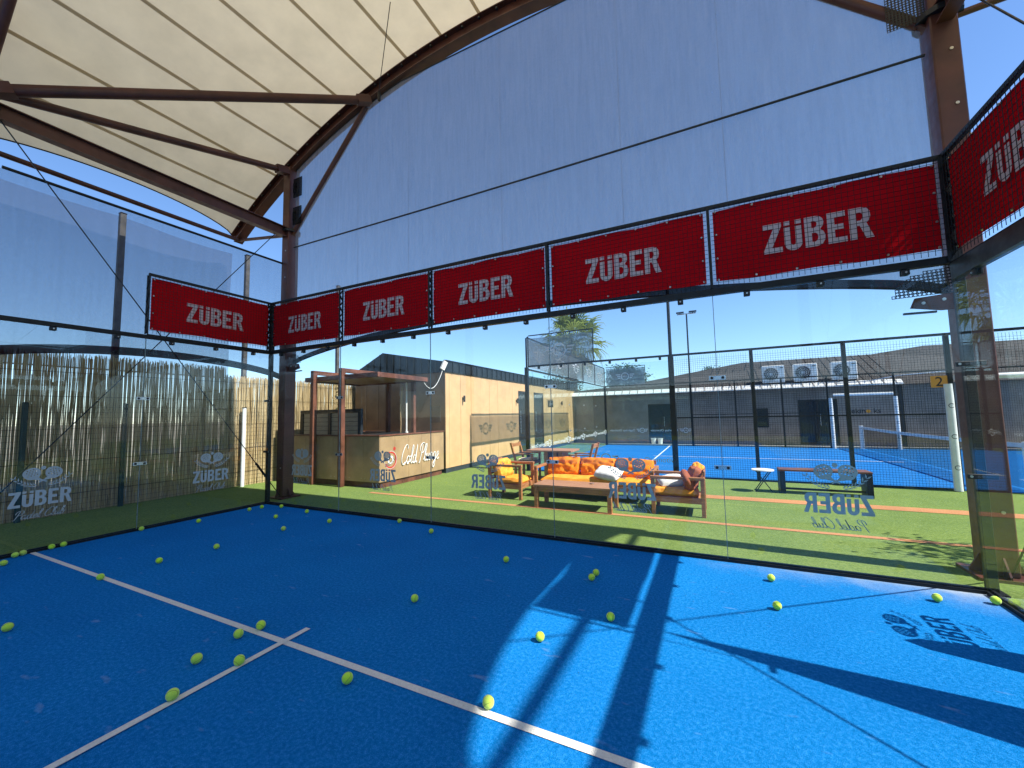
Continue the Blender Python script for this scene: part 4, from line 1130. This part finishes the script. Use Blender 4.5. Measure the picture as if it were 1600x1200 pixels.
def far_banner(P, ex, label):
    root = thing('mesh_banner', label, 'banner', tuple(P(1.0, 3.05)), group='grey mesh banners of the far court')
    mb = MB(); n = 10
    for i in range(n):
        for j in range(4):
            q = [P(.03+1.94*(i+a)/n, 3.07+.86*(j+b)/4) for a, b in ((0, 0), (1, 0), (1, 1), (0, 1))]
            mb.quad(*q)
    mb.build('cloth', 'mesh_banner', root, recalc=False)
    nrm = Vector((0, 0, 1)).cross(Vector(ex))
    mb = MB(); ad_logo(mb, Vector(P(1.0, 3.5))+nrm*.012, ex, .20); ad_logo(mb, Vector(P(1.0, 3.5))-nrm*.012, ex, .20)
    mb.build('emblem', 'banner_print', root, recalc=False)
far_banner(lambda u, z: (3.06+u, CY0, z), (1, 0, 0), 'translucent grey mesh banner on the near corner of the far court, before the palm')
far_banner(lambda u, z: (3.06+u, CY1, z), (1, 0, 0), 'grey mesh banner at the far corner of the far court, right of the palm')
for i, t in enumerate(('first', 'second', 'third', 'fourth', 'fifth')):
    far_banner(lambda u, z, i=i: (CX0, CY0+i*2+u, z), (0, 1, 0), t+' grey mesh banner from the near corner along the short side of the far court')
# white padded door frames and the net
def pad_frame(y, x0, x1, label, z1=2.2, r=.065):
    root = thing('padded_frame', label, 'door frame', ((x0+x1)/2, y, 0), group='white padded door frames of the far court')
    for x in (x0, x1):
        p = MB().tube((x, y, 0.0), (x, y, z1-.12), r, 14).build('padded_post', 'white_pad', root, smooth=True)
        for k in range(3):
            mb = MB(); n = 12
            for i in range(n):
                a, b = R(40+280*i/n), R(40+280*(i+1)/n)
                f = lambda t, rr: Vector((x+math.sin((rr*math.cos(t))/r)*(r+.002), y-math.cos((rr*math.cos(t))/r)*(r+.002), .45+k*.6+rr*math.sin(t)))
                mb.quad(f(a, .036), f(a, .046), f(b, .046), f(b, .036))
            mb.build('printed_ring', 'ink_black', p, recalc=False)
    MB().tube((x0+.10, y, z1), (x1-.06, y, z1), r*.8, 12).build('padded_bar', 'white_pad', root, smooth=True)
pad_frame(CY0-.12, 12.14, 14.2, 'white padded door frame of the far court beside the right column, nearest the camera')
pad_frame(CY1-.10, 12.42, 14.48, 'white padded door frame on the distant side of the far court')
nt_ = thing('padel_net', 'dark net with white top tape across the far court', 'net', (13.3, 10.95, 0))
for y in (CY0+.25, CY1-.25):
    MB().bbox((13.24, y-.05, 0), (13.36, y+.05, .93), .006).build('net_post', 'white_pad', nt_)
N = 24; mb = MB(); tp = MB()
ys = [CY0+.31+(CY1-CY0-.62)*i/N for i in range(N+1)]
zt = [.90-.04*4*(i/N)*(1-i/N) for i in range(N+1)]
for i in range(N):
    mb.quad((13.3, ys[i], .02), (13.3, ys[i+1], .02), (13.3, ys[i+1], zt[i+1]-.09), (13.3, ys[i], zt[i]-.09))
    tp.quad((13.29, ys[i], zt[i]-.09), (13.29, ys[i+1], zt[i+1]-.09), (13.29, ys[i+1], zt[i+1]), (13.29, ys[i], zt[i]))
    tp.quad((13.31, ys[i], zt[i]-.09), (13.31, ys[i+1], zt[i+1]-.09), (13.31, ys[i+1], zt[i+1]), (13.31, ys[i], zt[i]))
mb.build('netting', 'tennis_net', nt_, recalc=False); tp.build('top_tape', 'white_pad', nt_, recalc=False)
root = thing('court_sign', 'orange square sign with a black 2 on the far court mesh', 'sign', (12.03, CY0-.02, 2.02))
MB().box((11.93, CY0-.022, 2.02), (12.18, CY0-.014, 2.25)).build('plate', 'orange_sign', root)
mb = MB(); text_on(mb, '2', .26, lambda x, y: (12.055+x, CY0-.026, 2.05+y)); mb.build('numeral', 'ink_black', root, recalc=False)
def mast(x, y, label, base, top=6.15):
    root = thing('floodlight_mast', label, 'light mast', (x, y, base), group='court floodlight masts')
    MB().tube((x, y, base), (x, y, top), .042, 10, .034).build('shaft', 'dark_frame', root, smooth=True)
    MB().box((x-.42, y-.025, top), (x+.42, y+.025, top+.05)).build('crossbar', 'clip_steel', root)
    for s in (-1, 1):
        mb = MB(); mb.bar((x+s*.28-.17, y-.05, top+.10), (x+s*.28+.17, y-.05, top+.10), .26, .07, up=(0, -.3, 1)); mb.build('lamp_head', 'lamp_body', root)
        MB().box((x+s*.28-.02, y-.02, top+.051), (x+s*.28+.02, y+.02, top+.08)).build('yoke', 'lamp_body', root)
mast(7.06, CY0, 'thin dark mast on the near fence of the far court, its top behind a banner', 3.112)
mast(7.10, CY1, 'slim floodlight mast with two lamp heads beyond the far court', 3.052, 6.35)

# ---------------------------------------------------------------- long dark clubhouse behind the far court
CH = thing('clubhouse', 'long low dark clubhouse with pale eaves behind the far court', 'building', (12, 17.6, 0))
WY = 17.2
holes = [(4.95, 6.35, .0, 2.06), (9.82, 10.34, .82, 1.72), (11.50, 12.95, .06, 2.06)]
xs = sorted({.3, 26.0, *[h[0] for h in holes], *[h[1] for h in holes]})
for a, b in zip(xs[:-1], xs[1:]):
    h = [q for q in holes if q[0] <= a and q[1] >= b]
    if not h: MB().box((a, WY, -.02), (b, WY+.2, 2.62)).build('wall', 'dark_wall', CH)
    else:
        q = h[0]; MB().box((a, WY, q[3]), (b, WY+.2, 2.62)).build('wall', 'dark_wall', CH)
        if q[2] > .05: MB().box((a, WY, -.02), (b, WY+.2, q[2])).build('wall', 'dark_wall', CH)
def glazing(x0, x1, z0, z1, nv, name):
    mb = MB(); y = WY+.06
    mb.box((x0, y, z0), (x0+.06, y+.06, z1)); mb.box((x1-.06, y, z0), (x1, y+.06, z1)); mb.box((x0+.06, y, z1-.07), (x1-.06, y+.06, z1)); mb.box((x0+.06, y, z0), (x1-.06, y+.06, z0+.07))
    for i in range(1, nv): x = x0+(x1-x0)*i/nv; mb.box((x-.03, y, z0+.07), (x+.03, y+.06, z1-.07))
    f = mb.build(name, 'door_frame', CH)
    for i in range(nv):
        a = x0+(x1-x0)*i/nv+(.06 if i == 0 else .03); b = x0+(x1-x0)*(i+1)/nv-(.06 if i == nv-1 else .03)
        MB().box((a, y+.025, z0+.07), (b, y+.035, z1-.07)).build('pane', 'dark_pane', f)
    if name == 'door': MB().tube(((x0+x1)/2+.08, y-.03, .9), ((x0+x1)/2+.08, y-.03, 1.4), .015, 8).build('handle', 'clip_steel', f)
for (a, b, c, d), nv, nm in zip(holes, (2, 1, 2), ('door', 'window', 'door')): glazing(a, b, c+.001, d-.001, nv, nm)
MB().box((.3, WY+.21, 0), (26, WY+.25, 2.6)).build('inner_lining', 'door_frame', CH)
MB().prism([(0, 0), (.05, 0), (.30, .20), (.28, .235), (0, .03)], lambda a, b, t: (t, WY-.36+a, 2.60+b), 0, 15.1).build('eaves_flashing', 'white_paint', CH)
MB().box((.0, WY-.30, 2.57), (15.1, WY-.002, 2.595)).build('soffit', 'dark_wall', CH)
for i in range(38): MB().bar((.1+i*.40, WY-.35, 2.645), (.1+i*.40, WY-.08, 2.855), .03, .02).build('gutter_bracket', 'dark_wall', CH)
RY = 20.2
mb = MB(); mb.add([(.0, WY-.09, 2.835), (15.1, WY-.09, 2.835), (15.1, RY, 4.25), (9.6, RY, 4.25), (1.5, RY, 3.05), (0, RY, 2.9)], [(0, 1, 2, 3, 4, 5)])
mb.add([(.0, WY-.09, 2.829), (15.1, WY-.09, 2.829), (15.1, RY, 4.2), (9.6, RY, 4.2), (1.5, RY, 3.0), (0, RY, 2.85)], [(5, 4, 3, 2, 1, 0)])
mb.build('roof_slope', 'roof_grey', CH, recalc=False)
for i in range(22):
    x = 8.2+i*.32; MB().bar((x, WY-.28, 2.80), (x, RY, 4.262 if x > 9.6 else 4.05), .025, .012).build('roof_rib', 'roof_grey', CH)
MB().add([(15.1, WY-.25, 2.6), (26, WY-.25, 2.6), (26, RY, 4.4), (17, RY, 4.5), (15.1, RY, 4.25)], [(0, 1, 2, 3, 4)]).build('roof_slope', 'roof_grey', CH, recalc=False)
MB().box((15.12, WY-.1, -.02), (26, WY-.002, 2.6)).build('wing_wall', 'dark_wall', CH)
MB().tube((15.05, WY-.06, 0), (15.05, WY-.06, 2.62), .055, 10).build('downpipe', 'plinth_grey', CH, smooth=True)
MB().path([(12.9, WY-.34, 2.72), (14.0, WY-.36, 2.78), (14.9, WY-.34, 2.95), (16.5, WY-.30, 3.05)], .02, 6).build('service_pipe', 'clip_steel', CH)
root = thing('wall_sign', 'dark raised lettering with an orange dot on the clubhouse wall right of its door', 'sign', (13.9, WY, 1.4))
mb = MB(); text_on(mb, 'ekin   ks', .30, lambda x, y: (13.9+x, WY-.012, 1.42+y)); mb.build('lettering', 'ink_black', root, recalc=False)
MB().tube((13.98, WY-.014, 1.50), (13.98, WY, 1.50), .075, 16).build('dot', 'orange_sign', root)
for x, t in ((5.20, 'left one of two white buckets by the clubhouse wall behind the far court'), (5.52, 'right one of two white buckets by the clubhouse wall behind the far court')):
    root = thing('bucket', t, 'bucket', (x, 16.9, 0), group='white buckets by the clubhouse')
    MB().tube((x, 16.9, 0), (x, 16.9, .30), .10, 14, .135).build('body', 'white_paint', root, smooth=True)
    MB().path([(x+.14*math.cos(2*math.pi*i/16), 16.9+.14*math.sin(2*math.pi*i/16), .303) for i in range(16)], .010, 5, True).build('rim', 'white_paint', root, smooth=True)
def ac(x, label):
    z0 = 2.90; y = WY+.02
    root = thing('air_conditioner', label, 'air conditioner', (x, y, z0), group='white air conditioner units on the clubhouse eaves')
    MB().bbox((x-.44, y-.15, z0), (x+.44, y+.20, z0+.80), .02).build('casing', 'white_paint', root)
    cx, cz = x-.10, z0+.40
    MB().tube((cx, y-.152, cz), (cx, y-.158, cz), .30, 28).build('fan_well', 'roof_grey', root)
    for k in range(5):
        a = 2*math.pi*k/5+.3
        MB().prism([(0.03, -.02), (.26, -.07), (.27, .05), (.03, .02)], lambda p, q, t: (cx+p*math.cos(a)-q*math.sin(a), y-.166+t*.1+q*.06, cz+p*math.sin(a)+q*math.cos(a)), 0, .05).build('fan_blade', 'pole_grey', root)
    mb = MB()
    for r in (.07, .14, .21, .28, .305):
        mb.path([(cx+r*math.cos(2*math.pi*i/24), y-.182, cz+r*math.sin(2*math.pi*i/24)) for i in range(24)], .006, 4, True)
    for k in range(8): a = math.pi*k/8; mb.tube((cx-.3*math.cos(a), y-.182, cz-.3*math.sin(a)), (cx+.3*math.cos(a), y-.182, cz+.3*math.sin(a)), .005, 4)
    mb.build('fan_grille', 'white_paint', root, kind='stuff')
    for s in (-.3, .3): MB().box((x+s-.03, y-.12, 2.84), (x+s+.03, y+.18, z0-.001)).build('foot', 'roof_grey', root)
    MB().box((x+.26, y-.1535, z0+.66), (x+.38, y-.1505, z0+.70)).build('badge', 'ink_black', root)
ac(10.63, 'leftmost of three white air conditioners on the clubhouse eaves')
ac(11.86, 'middle one of three white air conditioners on the clubhouse eaves')
ac(13.26, 'rightmost of three white air conditioners on the clubhouse eaves, behind a fence post')

# ---------------------------------------------------------------- palm and other trees
def fan_palm(x, y, h, label):
    root = thing('palm_tree', label, 'palm tree', (x, y, 0)); rnd = random.Random(5)
    MB().path([(x, y, -.05), (x+.05, y, h*.5), (x, y, h)], [.30, .24, .22], 12).build('trunk', 'palm_trunk_bark', root, smooth=True)
    def fronds(n, e0, e1, rad, droop):
        mb = MB()
        for i in range(n):
            az = rnd.uniform(0, 2*math.pi); el = R(rnd.uniform(e0, e1)); L = rad*rnd.uniform(.8, 1.15)
            d = Vector((math.cos(az)*math.cos(el), math.sin(az)*math.cos(el), math.sin(el)))
            sdv = d.cross(Vector((0, 0, 1))).normalized(); upv = sdv.cross(d)
            b = Vector((x, y, h))+d*.10; m = b+d*L*.55
            mb.tube(b, m, .020, 4, .012)
            nf = 13
            for k in range(nf):
                a = R(-78+156*k/(nf-1)); ln = L*.60*(1-.28*abs(a)/1.4)*rnd.uniform(.8, 1.15)
                dd = (d*math.cos(a)+sdv*math.sin(a)).normalized()
                dr = droop*rnd.uniform(.5, 1.3)
                q1 = m+dd*ln*.55+upv*(.04*ln); q2 = m+dd*ln*.85-Vector((0, 0, dr*ln*.35)); q3 = m+dd*ln*.95-Vector((0, 0, dr*ln*.9))
                wv = (upv*.3+sdv*math.cos(a)-d*math.sin(a)).normalized()*(.019*L)
                o = len(mb.v); mb.v += [m, q1+wv, q2+wv*.6, q3, q2-wv*.6, q1-wv]
                mb.f += [(o, o+1, o+5), (o+1, o+2, o+4, o+5), (o+2, o+3, o+4)]
        return mb
    fronds(46, 0, 85, 2.3, .45).build('crown', 'palm_leaf', root, recalc=False)
    fronds(26, -48, 0, 2.0, .8).build('drooping_fronds', 'palm_leaf', root, recalc=False)
    fronds(20, -75, -40, 1.5, .5).build('dry_skirt', 'palm_dry', root, recalc=False)
fan_palm(-.05, 20.2, 6.0, 'tall fan palm behind the grey mesh banner and the cabin')
def tree(x, y, h0, h1, rad, label, mat, seed, n=3200, leaf=.11, cat='tree', name='tree', trunk_r=.14):
    root = thing(name, label, cat, (x, y, 0)); rnd = random.Random(seed)
    cz = (h0+h1)/2; ends = []
    tr = MB(); tr.path([(x, y, -.05), (x+.06, y+.02, h0*.6), (x, y, h0+.2*(h1-h0))], [trunk_r, trunk_r*.75, trunk_r*.5], 8)
    for i in range(11):
        a = rnd.uniform(0, 6.28); r = rad*rnd.uniform(.4, .85); z = rnd.uniform(h0+.1, h1-.15)
        e = Vector((x+r*math.cos(a), y+r*math.sin(a), z)); ends.append(e)
        s = Vector((x, y, h0*.75+rnd.uniform(0, .2)*(h1-h0)))
        tr.path([s, s.lerp(e, .5)+Vector((0, 0, .12)), e], [trunk_r*.4, trunk_r*.25, trunk_r*.08], 5)
    tr.build('trunk', 'palm_trunk_bark', root, smooth=True)
    ends += [Vector((x+rnd.gauss(0, rad*.3), y+rnd.gauss(0, rad*.3), rnd.uniform(cz, h1-.1))) for _ in range(6)]
    mb = MB()
    for i in range(n):
        e = rnd.choice(ends); s = rad*.30
        c = e+Vector((rnd.gauss(0, s), rnd.gauss(0, s), rnd.gauss(0, s*.75)))
        a = Vector((rnd.gauss(0, 1), rnd.gauss(0, 1), rnd.gauss(0, .7))).normalized(); b = a.orthogonal().normalized()
        L = leaf*rnd.uniform(.6, 1.3)
        mb.add([c-a*L, c+b*L*.35, c+a*L, c-b*L*.35], [(0, 1, 2, 3)])
    mb.build('crown', mat, root, recalc=False)
tree(3.1, 21.3, 2.2, 4.5, 1.0, 'dark leafy tree behind the clubhouse left of the far mesh banner', 'leaf', 11, 3600, .10)
tree(8.0, 21.6, 2.6, 4.35, .5, 'small treetop showing just above the clubhouse roof ridge', 'leaf', 12, 900, .08)
tree(-.9, 21.5, 2.0, 4.3, 1.4, 'pale green bushy tree between the cabin and the palm', 'leaf_olive', 13, 2600, .11)
tree(12.35, 1.05, 1.55, 2.75, .62, 'young leafy tree outside the right side wall whose shadow dapples the lawn', 'leaf_olive', 14, 700, .07, trunk_r=.04)
root = thing('ivy_plant', 'sparse climbing plant on the slim pole behind the pergola', 'plant', (-2.9, 4.15, 0)); rnd = random.Random(9)
MB().path([(-2.92, 4.12, 0), (-2.91, 4.14, 1.2), (-2.92, 4.10, 2.5)], .012, 5).build('stem', 'palm_trunk_bark', root)
mb = MB()
for i in range(420):
    c = Vector((-2.88+rnd.gauss(0, .05), 4.12+rnd.gauss(0, .10), rnd.uniform(.8, 2.9))); a = Vector((rnd.gauss(0, 1), rnd.gauss(0, 1), rnd.gauss(0, 1))).normalized(); b = a.orthogonal().normalized()
    mb.add([c-a*.04, c+b*.02, c+a*.04, c-b*.02], [(0, 1, 2, 3)])
mb.build('foliage', 'leaf_olive', root, recalc=False)

# ---------------------------------------------------------------- padel balls
BR = .033
BALLS = [
 (2.80,-3.87,'yellow ball alone near the left photo edge, below the service line'),
 (.09,-3.21,'left ball of the touching pair by the left glass, just below the service line end'),
 (.06,-3.14,'right ball of the touching pair by the left glass, at the service line end'),
 (.41,-3.37,'yellow ball cut close to the left photo edge, lowest by the left glass'),
 (.045,-2.89,'yellow ball against the left glass, first above the service line end'),
 (.045,-2.78,'yellow ball against the left glass, second above the service line end'),
 (.08,-1.97,'yellow ball against the left glass below the side banner, midway to the corner'),
 (2.09,-3.09,'yellow ball on the left part of the long white service line'),
 (2.07,-2.58,'yellow ball in the shaded blue just above the left part of the service line'),
 (2.14,-2.01,'yellow ball second above the left part of the service line, alone in shade'),
 (.39,-1.36,'yellow ball near the left glass, below the second left logo'),
 (.34,-.53,'left ball of the two beside the left corner post'),
 (.35,-.31,'right ball of the two beside the left corner post'),
 (.66,-.14,'yellow ball at the foot of the rear glass nearest the left corner'),
 (1.33,-.69,'yellow ball below the left brown column, upper of two in a column'),
 (1.50,-.24,'yellow ball at the rear glass below the plunge tub, second from the left corner'),
 (2.16,-1.12,'yellow ball below the left brown column, lower of two in a column'),
 (2.44,-.55,'yellow ball near the rear glass below the pergola post'),
 (3.49,-.13,'yellow ball against the rear glass below the plunge lettering'),
 (4.30,-.39,'yellow ball near the rear glass below the cabin corner'),
 (4.66,-3.01,'yellow ball touching the service line just left of the line crossing'),
 (4.63,-3.16,'yellow ball just below the service line, left of the line crossing'),
 (4.70,-3.47,'yellow ball left of the centre line, on the blue between two others'),
 (4.99,-3.36,'yellow ball on the centre line, nearer the line crossing'),
 (4.98,-3.73,'yellow ball on the centre line, farther from the crossing, lowest on the left'),
 (5.81,-3.19,'yellow ball in shade just below the service line right of the crossing'),
 (5.47,-2.15,'yellow ball alone in the shaded middle of the court'),
 (5.78,-.97,'yellow ball in shade below the coffee table'),
 (6.71,-3.01,'yellow ball sitting on the service line at the edge of the sunlight'),
 (6.72,-2.27,'sunlit yellow ball left of the thin soft beam shadow'),
 (7.12,-1.78,'yellow ball at the lower edge of the dark banner shadow'),
 (6.78,-1.08,'lower ball of the close pair inside the banner shadow'),
 (6.79,-.95,'upper ball of the close pair inside the banner shadow'),
 (8.35,-.42,'sunlit yellow ball near the rear glass right of the wide shadow band'),
 (8.32,-1.05,'sunlit yellow ball on the thin cable shadow, right of the wide band'),
 (9.54,-.36,'sunlit yellow ball near the right corner, left one of two'),
 (9.94,-.24,'sunlit yellow ball against the right glass beside the corner post')]
me = bpy.data.meshes.new('felt'); bm = bmesh.new(); bmesh.ops.create_icosphere(bm, subdivisions=3, radius=BR); bm.to_mesh(me); bm.free()
for p in me.polygons: p.use_smooth = True
me.materials.append(MATS['ball_felt'])
mb = MB(); pts = []
for i in range(72):
    t = 2*math.pi*i/72; a, b = .78, .22
    q = Vector((a*math.cos(t)+b*math.cos(3*t), a*math.sin(t)-b*math.sin(3*t), 2*math.sqrt(a*b)*math.sin(2*t))).normalized()
    pts.append(q*(BR+.0002))
mb.path(pts, .0011, 5, True)
seam = mb.build('seam', 'ball_seam', None, smooth=True); sm = seam.data; bpy.data.objects.remove(seam)
pr = MB(); text_on(pr, '2', .014, lambda x, y: Vector((x, -math.sqrt(max(0, (BR+.0004)**2-x*x-(y-.005)**2)), y-.005)))
prn = pr.build('print', 'ink_black', None, recalc=False); pm = prn.data; bpy.data.objects.remove(prn)
rnd = random.Random(21)
for x, y, t in BALLS:
    o = bpy.data.objects.new('padel_ball', None); COL.objects.link(o); o.empty_display_size = .03
    o.location = (x, y, .002); tag(o, t, 'ball', 'balls scattered on the court')
    rot = (rnd.uniform(0, 6.28), rnd.uniform(0, 6.28), rnd.uniform(0, 6.28))
    for nm, data in (('felt', me), ('seam', sm), ('print', pm)):
        c = bpy.data.objects.new(nm, data); COL.objects.link(c); c.parent = o; c.location = (0, 0, BR); c.rotation_euler = rot

# ---------------------------------------------------------------- unseen walls added on the camera's side to darken the glass reflections
for a, b, t in (((24.0, -25.0), (24.3, 4.5), 'long taupe wall added far outside the right side, only reflected in the left glass'),
                ((-3.2, -25.4), (24.3, -25.1), 'long taupe wall added behind the camera, only reflected in the rear glass')):
    root = thing('reflection_wall', t, 'wall', (a[0], a[1], 0), group='added unseen walls that darken the reflections')
    MB().box((a[0], a[1], -.02), (b[0], b[1], 3.4)).build('wall', 'dark_wall', root)
    MB().box((a[0]-.04, a[1]-.04, 3.402), (b[0]+.04, b[1]+.04, 3.46)).build('coping', 'roof_grey', root)
